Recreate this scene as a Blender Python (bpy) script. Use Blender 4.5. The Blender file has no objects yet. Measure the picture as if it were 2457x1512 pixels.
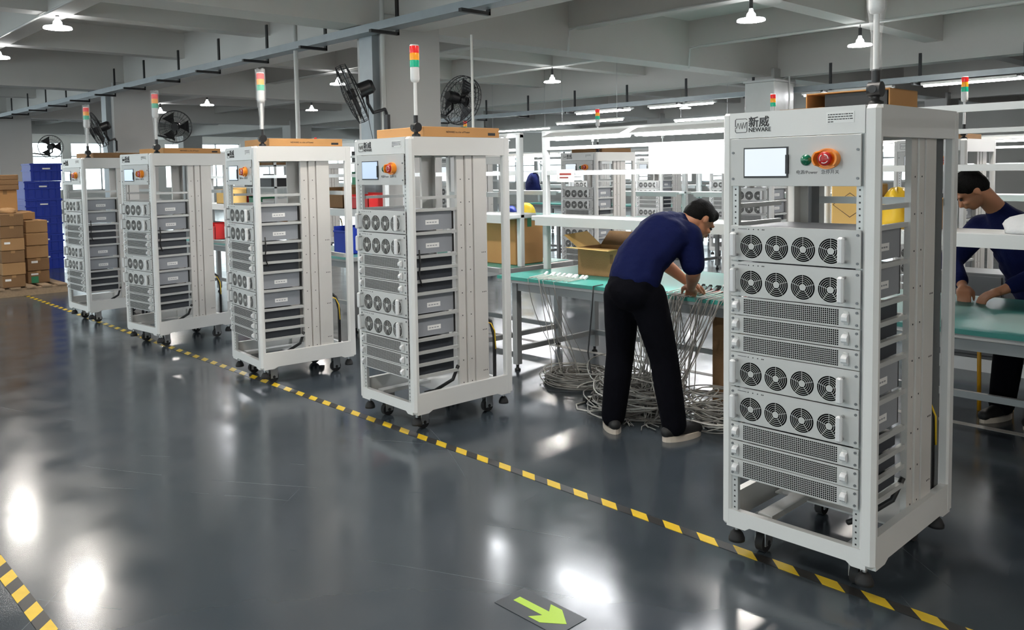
import bpy, math, random
import numpy as np
from mathutils import Vector, Matrix
random.seed(7)
SC = bpy.context.scene
COL = SC.collection
R = math.radians
# ------------------------------------------------------------------ camera
TH = R(47.5)
cam_d = bpy.data.cameras.new('camera')
cam = bpy.data.objects.new('camera', cam_d); COL.objects.link(cam)
pitch, roll = R(3.737), R(-0.964)
x0, y0, z0 = Vector((1, 0, 0)), Vector((0, math.cos(pitch), -math.sin(pitch))), Vector((0, math.sin(pitch), math.cos(pitch)))
rt = x0*math.cos(roll) + z0*math.sin(roll)
up = -x0*math.sin(roll) + z0*math.cos(roll)
rz = Matrix.Rotation(TH, 3, 'Z')
rt, up, bk = rz @ rt, rz @ up, rz @ (-y0)
m = Matrix((rt, up, bk)).transposed().to_4x4(); m.translation = Vector((0, 0, 1.56))
cam.matrix_world = m
cam_d.sensor_width = 36; cam_d.sensor_fit = 'HORIZONTAL'
cam_d.lens = 2009.9/2457*36
cam_d.shift_x = 67.8/2457; cam_d.shift_y = -215.0/2457
cam_d.clip_start = .05; cam_d.clip_end = 200
SC.camera = cam
# ------------------------------------------------------------------ world, exposure
wd = bpy.data.worlds.new('world'); SC.world = wd; wd.use_nodes = True
bg = wd.node_tree.nodes['Background']
bg.inputs[0].default_value = (.86, .94, 1, 1); bg.inputs[1].default_value = 4.6
LAMP_E, TUBE_E = 135.0, 34.0
vs = SC.view_settings
vs.view_transform = 'Standard'; vs.look = 'None'; vs.gamma = 1; vs.use_curve_mapping = False
vs.exposure = 0.66
SC.cycles.max_bounces = 6; SC.cycles.diffuse_bounces = 3; SC.cycles.glossy_bounces = 3; SC.cycles.transmission_bounces = 3; SC.cycles.transparent_max_bounces = 10
SC.cycles.sample_clamp_indirect = 6; SC.cycles.adaptive_threshold = .04
# ------------------------------------------------------------------ materials
MAT = {}
def nd(nt, t, **kw):
    n = nt.nodes.new(t)
    for k, v in kw.items(): setattr(n, k, v)
    return n
def mat(name, col, rough=.5, metal=0, var=0, vscale=6, bump=0, bscale=40, emit=None, es=0, spec=.5, trans=0, alpha=1, coat=0, stretch=None):
    m = bpy.data.materials.new(name); m.use_nodes = True
    nt = m.node_tree; b = nt.nodes['Principled BSDF']
    b.inputs['Base Color'].default_value = (*col, 1)
    b.inputs['Roughness'].default_value = rough; b.inputs['Metallic'].default_value = metal
    b.inputs['Specular IOR Level'].default_value = spec
    b.inputs['Transmission Weight'].default_value = trans
    b.inputs['Alpha'].default_value = alpha
    b.inputs['Coat Weight'].default_value = coat
    if emit: b.inputs['Emission Color'].default_value = (*emit, 1); b.inputs['Emission Strength'].default_value = es
    if var or bump:
        tc = nd(nt, 'ShaderNodeTexCoord'); mp = nd(nt, 'ShaderNodeMapping')
        nt.links.new(tc.outputs['Object'], mp.inputs[0])
        if stretch: mp.inputs['Scale'].default_value = stretch
    if var:
        n = nd(nt, 'ShaderNodeTexNoise'); n.inputs['Scale'].default_value = vscale; n.inputs['Detail'].default_value = 5
        mx = nd(nt, 'ShaderNodeMix', data_type='RGBA')
        mx.inputs[6].default_value = (*[max(0, c*(1-var)) for c in col], 1)
        mx.inputs[7].default_value = (*[min(1, c*(1+var)) for c in col], 1)
        nt.links.new(mp.outputs[0], n.inputs['Vector']); nt.links.new(n.outputs['Fac'], mx.inputs[0])
        nt.links.new(mx.outputs[2], b.inputs['Base Color'])
    if bump:
        n2 = nd(nt, 'ShaderNodeTexNoise'); n2.inputs['Scale'].default_value = bscale; n2.inputs['Detail'].default_value = 4
        bp = nd(nt, 'ShaderNodeBump'); bp.inputs['Strength'].default_value = bump; bp.inputs['Distance'].default_value = .02
        nt.links.new(mp.outputs[0], n2.inputs['Vector']); nt.links.new(n2.outputs['Fac'], bp.inputs['Height'])
        nt.links.new(bp.outputs[0], b.inputs['Normal'])
    MAT[name] = m; return m
mat('rack_white', (.70, .70, .685), .38, var=.04, vscale=3)
mat('plate_grey', (.53, .535, .525), .42, var=.04, vscale=8)
mat('rail_grey', (.55, .56, .55), .4, .2)
mat('channel', (.64, .62, .59), .45, .1, var=.05, vscale=4)
mat('chassis', (.27, .285, .31), .5, var=.08, vscale=5)
mat('chassis_dark', (.035, .04, .05), .5, var=.2)
mat('black', (.012, .012, .013), .45)
mat('void', (.003, .003, .0033), .9, spec=.05)
mat('screw_steel', (.16, .165, .17), .4, .5)
mat('rubber', (.015, .015, .016), .7)
mat('dark_rail', (.10, .105, .11), .45, .3)
mat('chrome', (.75, .76, .77), .22, 1)
mat('steel', (.48, .49, .5), .35, .8, var=.1, vscale=8)
mat('galv', (.30, .33, .35), .45, .4, var=.12, vscale=9)
mat('handle_white', (.68, .69, .7), .3)
mat('label_white', (.8, .8, .79), .6)
mat('ink', (.02, .02, .022), .6)
mat('screen', (.04, .045, .05), .12, emit=(.86, .93, 1), es=.5)  # glow paints in the bright window reflected in the screen glass
mat('screen_dim', (.1, .12, .16), .15, emit=(.42, .55, .78), es=.5)
mat('green_btn', (.0, .12, .06), .25, coat=.5)
mat('red_btn', (.42, .012, .012), .3)
mat('orange', (.85, .26, .01), .35)
mat('lens_red', (.75, .012, .012), .25, emit=(1, .02, .02), es=.15)
mat('lens_amber', (.95, .36, .01), .25, emit=(1, .4, .02), es=.12)
mat('lens_green', (.0, .42, .24), .25, emit=(0, .6, .3), es=.08)
mat('tower_white', (.78, .78, .77), .35)
mat('film', (.85, .87, .88), .25, alpha=.22, bump=.8, bscale=60)
mat('cardboard', (.34, .19, .08), .85, var=.12, vscale=7, bump=.15, bscale=80)
mat('cardboard_dark', (.20, .11, .048), .88, var=.18, vscale=5, bump=.15, bscale=60)
mat('cardboard_orange', (.52, .27, .10), .8, var=.1, vscale=6)
mat('cardboard_yellow', (.58, .37, .12), .8, var=.1, vscale=6)
mat('paint_ceiling', (.68, .66, .63), .75, var=.05, vscale=.8, bump=.06, bscale=20)
mat('paint_column', (.56, .55, .535), .65, var=.05, vscale=1.2, bump=.05, bscale=20)
mat('wall_paint', (.62, .60, .57), .7, var=.05, vscale=.6)
mat('frame_alu', (.55, .56, .57), .4, .4)
mat('blue_plastic', (.004, .028, .32), .5, var=.15, vscale=2)
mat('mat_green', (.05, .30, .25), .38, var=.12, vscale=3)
mat('mat_green_shaded', (.03, .16, .145), .4, var=.15, vscale=3)  # same green mat, with the shade over that bench painted into its colour
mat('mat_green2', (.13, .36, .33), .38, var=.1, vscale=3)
mat('bench_steel', (.36, .37, .37), .42, .3, var=.08, vscale=4)
mat('bench_white', (.66, .68, .68), .4)
mat('shirt', (.0036, .0068, .045), .9, spec=.15, var=.3, vscale=9, bump=.5, bscale=14)
mat('trousers', (.002, .0021, .0042), .95, var=.3, vscale=8, bump=.4, bscale=12, spec=.1)
mat('skin', (.40, .175, .095), .5, var=.1, vscale=10)
mat('hair', (.004, .0035, .0035), .8, bump=.6, bscale=160, spec=.15)
mat('shoe_black', (.008, .008, .009), .6)
mat('shoe_sole', (.50, .43, .36), .6)
mat('cable_grey', (.27, .26, .24), .5, var=.25, vscale=3)
mat('cable_white', (.55, .53, .49), .5)
mat('cable_red', (.30, .05, .04), .5)
mat('yellow_paint', (.75, .36, .01), .4)
mat('red_plastic', (.55, .02, .02), .35)
mat('yellow_plastic', (.80, .52, .03), .4)
mat('green_plastic', (.02, .20, .09), .4)
mat('white_cloth', (.72, .73, .74), .8, bump=.6, bscale=18)
mat('wood', (.30, .21, .13), .8, var=.25, vscale=4, stretch=(1, 8, 8))
mat('pipe_white', (.72, .72, .70), .35)
mat('line_white', (.36, .35, .33), .5, var=.15, vscale=6)
mat('arrow_black', (.035, .042, .05), .35)
mat('arrow_green', (.40, .62, .05), .4)
mat('lamp_shell', (.8, .81, .8), .3, emit=(.95, .98, 1), es=4.0)
mat('lamp_glow', (.9, .9, .9), .4, emit=(1, .94, .87), es=LAMP_E)
mat('tube_glow', (.9, .9, .9), .4, emit=(.96, .97, 1), es=TUBE_E)
mat('wall_brown', (.60, .50, .41), .7, var=.1, vscale=.5)
mat('fan_black', (.014, .013, .015), .4)
def special():
    # glass pane
    m = bpy.data.materials.new('glass'); m.use_nodes = True; nt = m.node_tree; nt.nodes.clear()
    o = nd(nt, 'ShaderNodeOutputMaterial'); t = nd(nt, 'ShaderNodeBsdfTransparent'); g = nd(nt, 'ShaderNodeBsdfGlossy')
    g.inputs['Roughness'].default_value = .03; t.inputs[0].default_value = (.93, .96, .95, 1)
    x = nd(nt, 'ShaderNodeMixShader'); x.inputs[0].default_value = .08
    nt.links.new(t.outputs[0], x.inputs[1]); nt.links.new(g.outputs[0], x.inputs[2]); nt.links.new(x.outputs[0], o.inputs[0]); MAT['glass'] = m
    # hazard tape: slanted yellow stripes on black
    m = bpy.data.materials.new('hazard'); m.use_nodes = True; nt = m.node_tree; b = nt.nodes['Principled BSDF']
    tc = nd(nt, 'ShaderNodeTexCoord'); sp = nd(nt, 'ShaderNodeSeparateXYZ'); nt.links.new(tc.outputs['Object'], sp.inputs[0])
    a = nd(nt, 'ShaderNodeMath', operation='MULTIPLY_ADD'); a.inputs[1].default_value = 1.0; nt.links.new(sp.outputs[1], a.inputs[0]); nt.links.new(sp.outputs[0], a.inputs[2])
    d = nd(nt, 'ShaderNodeMath', operation='DIVIDE'); d.inputs[1].default_value = .1745; nt.links.new(a.outputs[0], d.inputs[0])
    f = nd(nt, 'ShaderNodeMath', operation='FRACT'); nt.links.new(d.outputs[0], f.inputs[0])
    l = nd(nt, 'ShaderNodeMath', operation='LESS_THAN'); l.inputs[1].default_value = .5; nt.links.new(f.outputs[0], l.inputs[0])
    n = nd(nt, 'ShaderNodeTexNoise'); n.inputs['Scale'].default_value = 18; nt.links.new(tc.outputs['Object'], n.inputs['Vector'])
    y = nd(nt, 'ShaderNodeMix', data_type='RGBA'); y.inputs[6].default_value = (.62, .40, .012, 1); y.inputs[7].default_value = (.80, .56, .02, 1); nt.links.new(n.outputs['Fac'], y.inputs[0])
    x = nd(nt, 'ShaderNodeMix', data_type='RGBA'); x.inputs[6].default_value = (.022, .021, .02, 1); nt.links.new(l.outputs[0], x.inputs[0]); nt.links.new(y.outputs[2], x.inputs[7])
    nt.links.new(x.outputs[2], b.inputs['Base Color']); b.inputs['Roughness'].default_value = .35; MAT['hazard'] = m
    # epoxy floor
    m = bpy.data.materials.new('epoxy_floor'); m.use_nodes = True; nt = m.node_tree; b = nt.nodes['Principled BSDF']
    tc = nd(nt, 'ShaderNodeTexCoord')
    n1 = nd(nt, 'ShaderNodeTexNoise'); n1.inputs['Scale'].default_value = .55; n1.inputs['Detail'].default_value = 6; n1.inputs['Roughness'].default_value = .6
    nt.links.new(tc.outputs['Object'], n1.inputs['Vector'])
    c1 = nd(nt, 'ShaderNodeMix', data_type='RGBA'); c1.inputs[6].default_value = (.033, .043, .053, 1); c1.inputs[7].default_value = (.049, .062, .075, 1); nt.links.new(n1.outputs['Fac'], c1.inputs[0])
    # scratches: thin arcs left by dragged loads, broken up by noise
    last = None
    for (cx_, cy_, per, th) in ((-6.5, -3.0, .83, .0022), (3.4, 7.5, 1.27, .0016), (-9.0, 9.5, .61, .003), (1.5, -6.0, .47, .003), (-14.0, 1.0, 1.9, .0012)):
        dv = nd(nt, 'ShaderNodeVectorMath', operation='DISTANCE'); dv.inputs[1].default_value = (cx_, cy_, 0); nt.links.new(tc.outputs['Object'], dv.inputs[0])
        dd = nd(nt, 'ShaderNodeMath', operation='DIVIDE'); dd.inputs[1].default_value = per; nt.links.new(dv.outputs['Value'], dd.inputs[0])
        fr = nd(nt, 'ShaderNodeMath', operation='FRACT'); nt.links.new(dd.outputs[0], fr.inputs[0])
        lt = nd(nt, 'ShaderNodeMath', operation='LESS_THAN'); lt.inputs[1].default_value = th/per; nt.links.new(fr.outputs[0], lt.inputs[0])
        nk = nd(nt, 'ShaderNodeTexNoise'); nk.inputs['Scale'].default_value = .8; nk.inputs['Detail'].default_value = 1
        of = nd(nt, 'ShaderNodeVectorMath', operation='ADD'); of.inputs[1].default_value = (cx_*3, cy_*5, 0); nt.links.new(tc.outputs['Object'], of.inputs[0]); nt.links.new(of.outputs[0], nk.inputs['Vector'])
        gt = nd(nt, 'ShaderNodeMath', operation='GREATER_THAN'); gt.inputs[1].default_value = .56; nt.links.new(nk.outputs['Fac'], gt.inputs[0])
        ml = nd(nt, 'ShaderNodeMath', operation='MULTIPLY'); nt.links.new(lt.outputs[0], ml.inputs[0]); nt.links.new(gt.outputs[0], ml.inputs[1])
        if last:
            mxm = nd(nt, 'ShaderNodeMath', operation='MAXIMUM'); nt.links.new(last.outputs[0], mxm.inputs[0]); nt.links.new(ml.outputs[0], mxm.inputs[1]); last = mxm
        else: last = ml
    nm = nd(nt, 'ShaderNodeTexNoise'); nm.inputs['Scale'].default_value = 1.1; nm.inputs['Detail'].default_value = 3; nt.links.new(tc.outputs['Object'], nm.inputs['Vector'])
    mr = nd(nt, 'ShaderNodeMapRange'); mr.inputs[1].default_value = .46; mr.inputs[2].default_value = .68; mr.inputs[3].default_value = 0; mr.inputs[4].default_value = .85; nt.links.new(nm.outputs['Fac'], mr.inputs[0])
    sm = nd(nt, 'ShaderNodeMath', operation='MULTIPLY'); nt.links.new(last.outputs[0], sm.inputs[0]); nt.links.new(mr.outputs[0], sm.inputs[1])
    c2 = nd(nt, 'ShaderNodeMix', data_type='RGBA'); c2.inputs[7].default_value = (.20, .22, .22, 1); nt.links.new(sm.outputs[0], c2.inputs[0]); nt.links.new(c1.outputs[2], c2.inputs[6])
    nt.links.new(c2.outputs[2], b.inputs['Base Color'])
    n3 = nd(nt, 'ShaderNodeTexNoise'); n3.inputs['Scale'].default_value = 3.5; n3.inputs['Detail'].default_value = 8; nt.links.new(tc.outputs['Object'], n3.inputs['Vector'])
    rr = nd(nt, 'ShaderNodeMapRange'); rr.inputs[1].default_value = .3; rr.inputs[2].default_value = .7; rr.inputs[3].default_value = .13; rr.inputs[4].default_value = .24; nt.links.new(n3.outputs['Fac'], rr.inputs[0])
    nt.links.new(rr.outputs[0], b.inputs['Roughness'])
    bp = nd(nt, 'ShaderNodeBump'); bp.inputs['Strength'].default_value = .05; bp.inputs['Distance'].default_value = .01
    n4 = nd(nt, 'ShaderNodeTexNoise'); n4.inputs['Scale'].default_value = 2.2; nt.links.new(tc.outputs['Object'], n4.inputs['Vector']); nt.links.new(n4.outputs['Fac'], bp.inputs['Height']); nt.links.new(bp.outputs[0], b.inputs['Normal'])
    b.inputs['Specular IOR Level'].default_value = .85
    MAT['epoxy_floor'] = m
special()
# ------------------------------------------------------------------ mesh builder
class MB:
    def __init__(s): s.v = []; s.f = []; s.mi = []; s.sm = []; s.M = None
    def add(s, vs, fs, m=0, sm=False):
        o = len(s.v)
        s.v += [tuple(s.M @ Vector(v)) for v in vs] if s.M else [tuple(v) for v in vs]
        for f in fs: s.f.append(tuple(i+o for i in f)); s.mi.append(m); s.sm.append(sm)
        return s
    def box(s, x0, x1, y0, y1, z0, z1, m=0):
        return s.add([(x, y, z) for z in (z0, z1) for y in (y0, y1) for x in (x0, x1)], [(0, 2, 3, 1), (4, 5, 7, 6), (0, 1, 5, 4), (2, 6, 7, 3), (0, 4, 6, 2), (1, 3, 7, 5)], m)
    def cbox(s, x0, x1, y0, y1, z0, z1, c=.004, m=0):      # chamfered box
        vs = []; lo, hi = (x0, y0, z0), (x1, y1, z1)
        idx = {}
        for sx in (0, 1):
            for sy in (0, 1):
                for sz in (0, 1):
                    S = (sx, sy, sz)
                    for ax in range(3):
                        p = [(hi[k]-c if S[k] else lo[k]+c) for k in range(3)]
                        p[ax] = hi[ax] if S[ax] else lo[ax]
                        idx[S+(ax,)] = len(vs); vs.append(tuple(p))
        fs = []
        for ax in range(3):
            o = [k for k in range(3) if k != ax]
            for sg in (0, 1):
                q = []
                for a, b in ((0, 0), (1, 0), (1, 1), (0, 1)):
                    S = [0]*3; S[ax] = sg; S[o[0]] = a; S[o[1]] = b; q.append(idx[tuple(S)+(ax,)])
                flip = (sg == 0) ^ (ax == 1)
                fs.append(tuple(q[::-1] if flip else q))
        for ax in range(3):           # edges along ax
            o = [k for k in range(3) if k != ax]
            for a in (0, 1):
                for b in (0, 1):
                    S0 = [0]*3; S0[o[0]] = a; S0[o[1]] = b; S1 = S0[:]; S1[ax] = 1
                    q = (idx[tuple(S0)+(o[0],)], idx[tuple(S1)+(o[0],)], idx[tuple(S1)+(o[1],)], idx[tuple(S0)+(o[1],)])
                    fs.append(q)
        for sx in (0, 1):
            for sy in (0, 1):
                for sz in (0, 1): fs.append(tuple(idx[(sx, sy, sz, k)] for k in range(3)))
        return s.add(vs, fs, m)
    def cyl(s, p0, p1, r0, r1=None, n=16, m=0, caps=True, sm=True):
        r1 = r0 if r1 is None else r1
        p0, p1 = Vector(p0), Vector(p1); d = (p1-p0).normalized()
        a = d.orthogonal().normalized(); b = d.cross(a)
        ring = lambda p, r: [p+a*(r*math.cos(2*math.pi*i/n))+b*(r*math.sin(2*math.pi*i/n)) for i in range(n)]
        vs = ring(p0, r0)+ring(p1, r1)
        s.add(vs, [(i, (i+1) % n, n+(i+1) % n, n+i) for i in range(n)], m, sm)
        if caps: s.add(vs[:n], [tuple(range(n))[::-1]], m); s.add(vs[n:], [tuple(range(n))], m)
        return s
    def tube(s, pts, r, n=8, m=0, closed=False, caps=True):
        pts = [Vector(p) for p in pts]; N = len(pts); rings = []
        prev = None
        for i, p in enumerate(pts):
            t = (pts[(i+1) % N]-pts[i-1]) if closed else (pts[min(i+1, N-1)]-pts[max(i-1, 0)])
            t = t.normalized() if t.length > 1e-9 else Vector((0, 0, 1))
            a = t.orthogonal().normalized() if prev is None else (prev-t*prev.dot(t))
            a = a.normalized() if a.length > 1e-6 else t.orthogonal().normalized()
            prev = a; b = t.cross(a)
            rr = r[i] if isinstance(r, (list, tuple)) else r
            rings += [p+a*(rr*math.cos(2*math.pi*k/n))+b*(rr*math.sin(2*math.pi*k/n)) for k in range(n)]
        fs = []
        for i in range(N if closed else N-1):
            j = (i+1) % N
            fs += [(i*n+k, i*n+(k+1) % n, j*n+(k+1) % n, j*n+k) for k in range(n)]
        if caps and not closed: fs += [tuple(range(n))[::-1], tuple((N-1)*n+k for k in range(n))]
        return s.add(rings, fs, m, True)
    def lathe(s, prof, c=(0, 0, 0), n=24, m=0, axis='z', sm=True):
        vs = []
        for r, h in prof:
            for k in range(n):
                a = 2*math.pi*k/n; x, y = r*math.cos(a), r*math.sin(a)
                v = (x, y, h) if axis == 'z' else ((x, h, y) if axis == 'y' else (h, x, y))
                vs.append((v[0]+c[0], v[1]+c[1], v[2]+c[2]))
        N = len(prof)
        fs = [(i*n+k, i*n+(k+1) % n, (i+1)*n+(k+1) % n, (i+1)*n+k) for i in range(N-1) for k in range(n)]
        s.add(vs, fs, m, sm)
        return s
    def prism(s, poly, h0, h1, m=0, plane='xy'):
        n = len(poly)
        def P(a, b, h): return (a, b, h) if plane == 'xy' else ((a, h, b) if plane == 'xz' else (h, a, b))
        vs = [P(a, b, h0) for a, b in poly]+[P(a, b, h1) for a, b in poly]
        s.add(vs, [tuple(range(n))[::-1], tuple(range(n, 2*n))]+[(i, (i+1) % n, n+(i+1) % n, n+i) for i in range(n)], m)
        return s
    def mesh(s, name, mats):
        me = bpy.data.meshes.new(name); me.from_pydata(s.v, [], s.f)
        for q in mats: me.materials.append(MAT[q])
        me.polygons.foreach_set('material_index', s.mi); me.polygons.foreach_set('use_smooth', s.sm)
        me.validate(); me.update()
        import bmesh
        b = bmesh.new(); b.from_mesh(me); bmesh.ops.recalc_face_normals(b, faces=b.faces); b.to_mesh(me); b.free()
        return me
    def build(s, name, mats, parent=None):
        return obj(name, s.mesh(name, mats if isinstance(mats, (list, tuple)) else [mats]), parent)
def obj(name, me, parent=None, loc=None, rz=None):
    o = bpy.data.objects.new(name, me); COL.objects.link(o)
    if parent is not None: o.parent = parent
    if loc is not None: o.location = loc
    if rz is not None: o.rotation_euler.z = rz
    return o
def empty(name, loc=(0, 0, 0), rz=0):
    o = bpy.data.objects.new(name, None); COL.objects.link(o); o.location = loc; o.rotation_euler.z = rz; o.empty_display_size = .1
    return o
def tag(o, label=None, cat=None, group=None, kind=None):
    if label: o['label'] = label
    if cat: o['category'] = cat
    if group: o['group'] = group
    if kind: o['kind'] = kind
    return o
def copy_tree(o, parent=None):
    c = o.copy(); COL.objects.link(c); c.parent = parent
    for ch in [k for k in o.children]: copy_tree(ch, c)
    return c
def text(name, body, size, mname, parent, loc, rot, bold=0, align='LEFT', sx=1):
    cu = bpy.data.curves.new(name, 'FONT'); cu.body = body; cu.size = size; cu.extrude = .0006; cu.offset = bold
    cu.align_x = align; cu.resolution_u = 2
    t = bpy.data.objects.new(name, cu); COL.objects.link(t)
    bpy.context.view_layer.update()
    me = bpy.data.meshes.new_from_object(t.evaluated_get(bpy.context.evaluated_depsgraph_get()))
    bpy.data.objects.remove(t)
    me.materials.clear(); me.materials.append(MAT[mname])
    o = obj(name, me, parent, loc); o.rotation_euler = rot; o.scale = (sx, 1, 1)
    return o
# ------------------------------------------------------------------ setting: floor, ceiling, columns, walls
XA, XB, YA, YB = -38., 7., -9., 27.
floor = MB().box(XA, XB, YA, YB, -.2, 0).build('floor', 'epoxy_floor'); tag(floor, 'glossy dark grey epoxy floor', kind='structure')
ceiling = MB().box(XA, XB, YA, YB, 3.72, 3.9).build('ceiling', 'paint_ceiling'); tag(ceiling, 'grey concrete ceiling with a grid of beams', kind='structure')
GX = [-7.38+8/3*i for i in range(-11, 6)]; GY = [5.555+8/3*i for i in range(-5, 9)]
for i, x in zip(range(-11, 6), GX):
    main = i % 3 == 0; hw = .2 if main else .125; z = 3.06 if main else 3.35
    MB().box(x-hw, x+hw, YA, YB, z, 3.74).build('beam', 'paint_ceiling', ceiling)
for i, y in zip(range(-5, 9), GY):
    main = i % 3 == 0; hw = .15 if main else .125; z = 3.055 if main else 3.345
    MB().box(XA, XB, y-hw, y+hw, z, 3.735).build('beam', 'paint_ceiling', ceiling)
COLS = {}
for i in (-31.38, -23.38, -15.38, -7.38, .62):
    for j in (-2.445, 5.555, 13.555, 21.555):
        if (i, j) in ((.62, 5.555), (.62, -2.445), (-7.38, -2.445), (-15.38, -2.445), (.62, 13.555), (.62, 21.555), (-31.38, -2.445), (-23.38, -2.445)): continue
        c = MB().cbox(i-.25, i+.25, j-.375, j+.375, 0, 3.2, .012).build('column', 'paint_column'); COLS[(i, j)] = c
        tag(c, kind='structure')
tag(COLS[(-7.38, 5.555)], 'broad light grey concrete column behind the middle racks')
def window_wall(name, axis, pos, a0, a1, n, sill, head, label, wn):
    # a wall with a row of framed windows; axis 'x': wall plane X=pos running along Y
    b = MB()
    def bx(u0, u1, z0, z1, t=.12):
        if axis == 'x': b.box(pos-t, pos+t, u0, u1, z0, z1)
        else: b.box(u0, u1, pos-t, pos+t, z0, z1)
    bx(a0, a1, 0, sill); bx(a0, a1, head, 3.9)
    step = (a1-a0)/n; pier = .35
    for i in range(n+1): bx(a0+i*step-pier/2, a0+i*step+pier/2, sill, head)
    tag(b.build(name, 'wall_paint'), label, kind='structure')
    for i in range(n):
        u0, u1 = a0+i*step+pier/2, a0+(i+1)*step-pier/2
        w = MB(); g = MB()
        def fr(B, p0, p1, z0, z1, t):
            if axis == 'x': B.box(pos-t, pos+t, p0, p1, z0, z1)
            else: B.box(p0, p1, pos-t, pos+t, z0, z1)
        fr(w, u0, u1, sill, sill+.05, .05); fr(w, u0, u1, head-.05, head, .05)
        for k in range(4):
            c = u0+(u1-u0)*k/3; fr(w, max(u0, c-.03), min(u1, c+.03), sill, head, .05)
        fr(w, u0, u1, head-.62, head-.57, .05)
        o = w.build('window_%d' % (wn+i), 'frame_alu'); tag(o, kind='structure')
        for k in range(3):
            p = MB(); c0, c1 = u0+(u1-u0)*k/3+.03, u0+(u1-u0)*(k+1)/3-.03
            fr(p, c0, c1, sill+.05, head-.62, .004); p.build('pane', 'glass', o)
            p = MB(); fr(p, c0, c1, head-.57, head-.05, .004); p.build('pane', 'glass', o)
window_wall('wall_left', 'x', XA, YA, YB, 9, 1.0, 3.05, 'far pale wall with a row of bright windows', 1)
window_wall('wall_back', 'y', YB, XA, -9.5, 7, 1.0, 2.35, 'pale back wall with bright windows behind the benches', 20)
tag(MB().box(-9.5, XB, YB-.12, YB+.12, 0, 3.9).build('wall_back', 'wall_paint'), 'plain stretch of the back wall at the right', kind='structure')
window_wall('wall_front', 'y', YA, XA, XB, 11, .9, 3.05, 'pale wall with windows behind the viewer', 40)
tag(MB().box(XB-.12, XB+.12, YA, YB, 0, 3.9).build('wall_right', 'wall_brown'), 'plain warm side wall', kind='structure')
# floor markings
t = MB().box(-12.9, 1.5, 0, .056, 0, .0015).build('floor_tape', 'hazard'); t.location = (0, 2.958, .0005)
tag(t, 'long yellow and black hazard tape along the row of racks', 'tape')
t = MB().box(-12.6, 1, 0, .056, 0, .0015).build('floor_tape', 'hazard'); t.location = (.03, .735, .0005)
tag(t, 'yellow and black hazard tape crossing the near left corner of the floor', 'tape')
t = MB().box(-6, 1.5, 5.40, 5.46, .0005, .002).build('floor_line', 'line_white')
tag(t, 'pale painted floor line beyond the nearest rack', 'floor line')
a = empty('arrow_sign', (-2.0, 2.07, 0)); tag(a, 'dark floor sticker with a green arrow', 'sign')
MB().box(-.152, .152, -.076, .076, .0005, .002).build('sticker', 'arrow_black', a)
MB().prism([(-.115, -.017), (.03, -.017), (.0, -.058), (.055, -.058), (.128, 0), (.055, .058), (.0, .058), (.03, .017), (-.115, .017)], .002, .0028).build('arrow', 'arrow_green', a)
# ------------------------------------------------------------------ ceiling lamps, trays, pipes
def lamp_proto():
    r = empty('pendant_lamp')
    MB().lathe([(.016, .14), (.026, .10), (.045, .075), (.05, .045), (.070, .034), (.140, .022), (.147, .012), (.146, .0)], n=28).build('shade', 'lamp_shell', r)
    MB().cyl((0, 0, .002), (0, 0, .006), .142, n=20, sm=False).build('diffuser', 'lamp_glow', r)
    MB().cyl((0, 0, .13), (0, 0, .23), .02, n=10).cyl((0, 0, .23), (0, 0, .40), .006, n=6).build('lamp_holder', 'black', r)
    return r
LP = [((-10.05, 2.89, 3.2), 'white disc lamp hanging at the upper left, largest of the left lamps'),
      ((-12.71, 2.89, 3.17), 'white disc lamp cut by the left edge of the picture'),
      ((-4.71, 8.22, 3.1), 'white disc lamp near the top above the bending worker'),
      ((-4.71, 10.89, 3.07), 'white disc lamp beside the signal tower of the nearest rack'),
      ((-10.05, 10.89, 3.08), 'white disc lamp hanging right of the broad column'),
      ((-12.71, 8.22, 3.12), 'white disc lamp just behind the black fan on the broad column'),
      ((-18.05, 8.22, 3.12), 'white disc lamp above the second rack from the left'),
      ((-20.71, 8.22, 3.12), 'white disc lamp over the far black fan by the second column'),
      ((-18.05, 10.89, 3.1), 'white disc lamp between the two left signal towers and the broad column'),
      ((-12.71, 18.89, 3.1), 'white disc lamp above the bench lights in the middle distance'),
      ((-2.05, 8.22, 3.1), 'white disc lamp at the far right under the light tray'),
      ((-2.05, 10.89, 3.1), 'white disc lamp cut by the right edge of the picture'),
      ((-20.71, 16.22, 3.1), 'tiny white disc lamp far behind the broad column')]
HID = [(-4.71, .22), (-10.05, .22), (-2.05, 2.89), (-4.71, 2.89), (-2.05, .22), (3.29, 2.89), (3.29, .22), (5.95, 2.89), (3.29, 8.22), (-2.05, -5.1), (-10.05, -5.1), (-18.05, .22), (-18.05, 2.89)]  # unseen lamps; some at the right added to light the nearest rack's side
lp = lamp_proto()
for k, (p, lab) in enumerate(LP):
    o = lp if k == 0 else copy_tree(lp)
    o.location = p; tag(o, lab, 'lamp', 'disc lamps under the ceiling')
for x, y in HID:
    o = copy_tree(lp); o.location = (x, y, 3.12); tag(o, 'white disc lamp overhead, out of view', 'lamp', 'disc lamps overhead')
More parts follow.
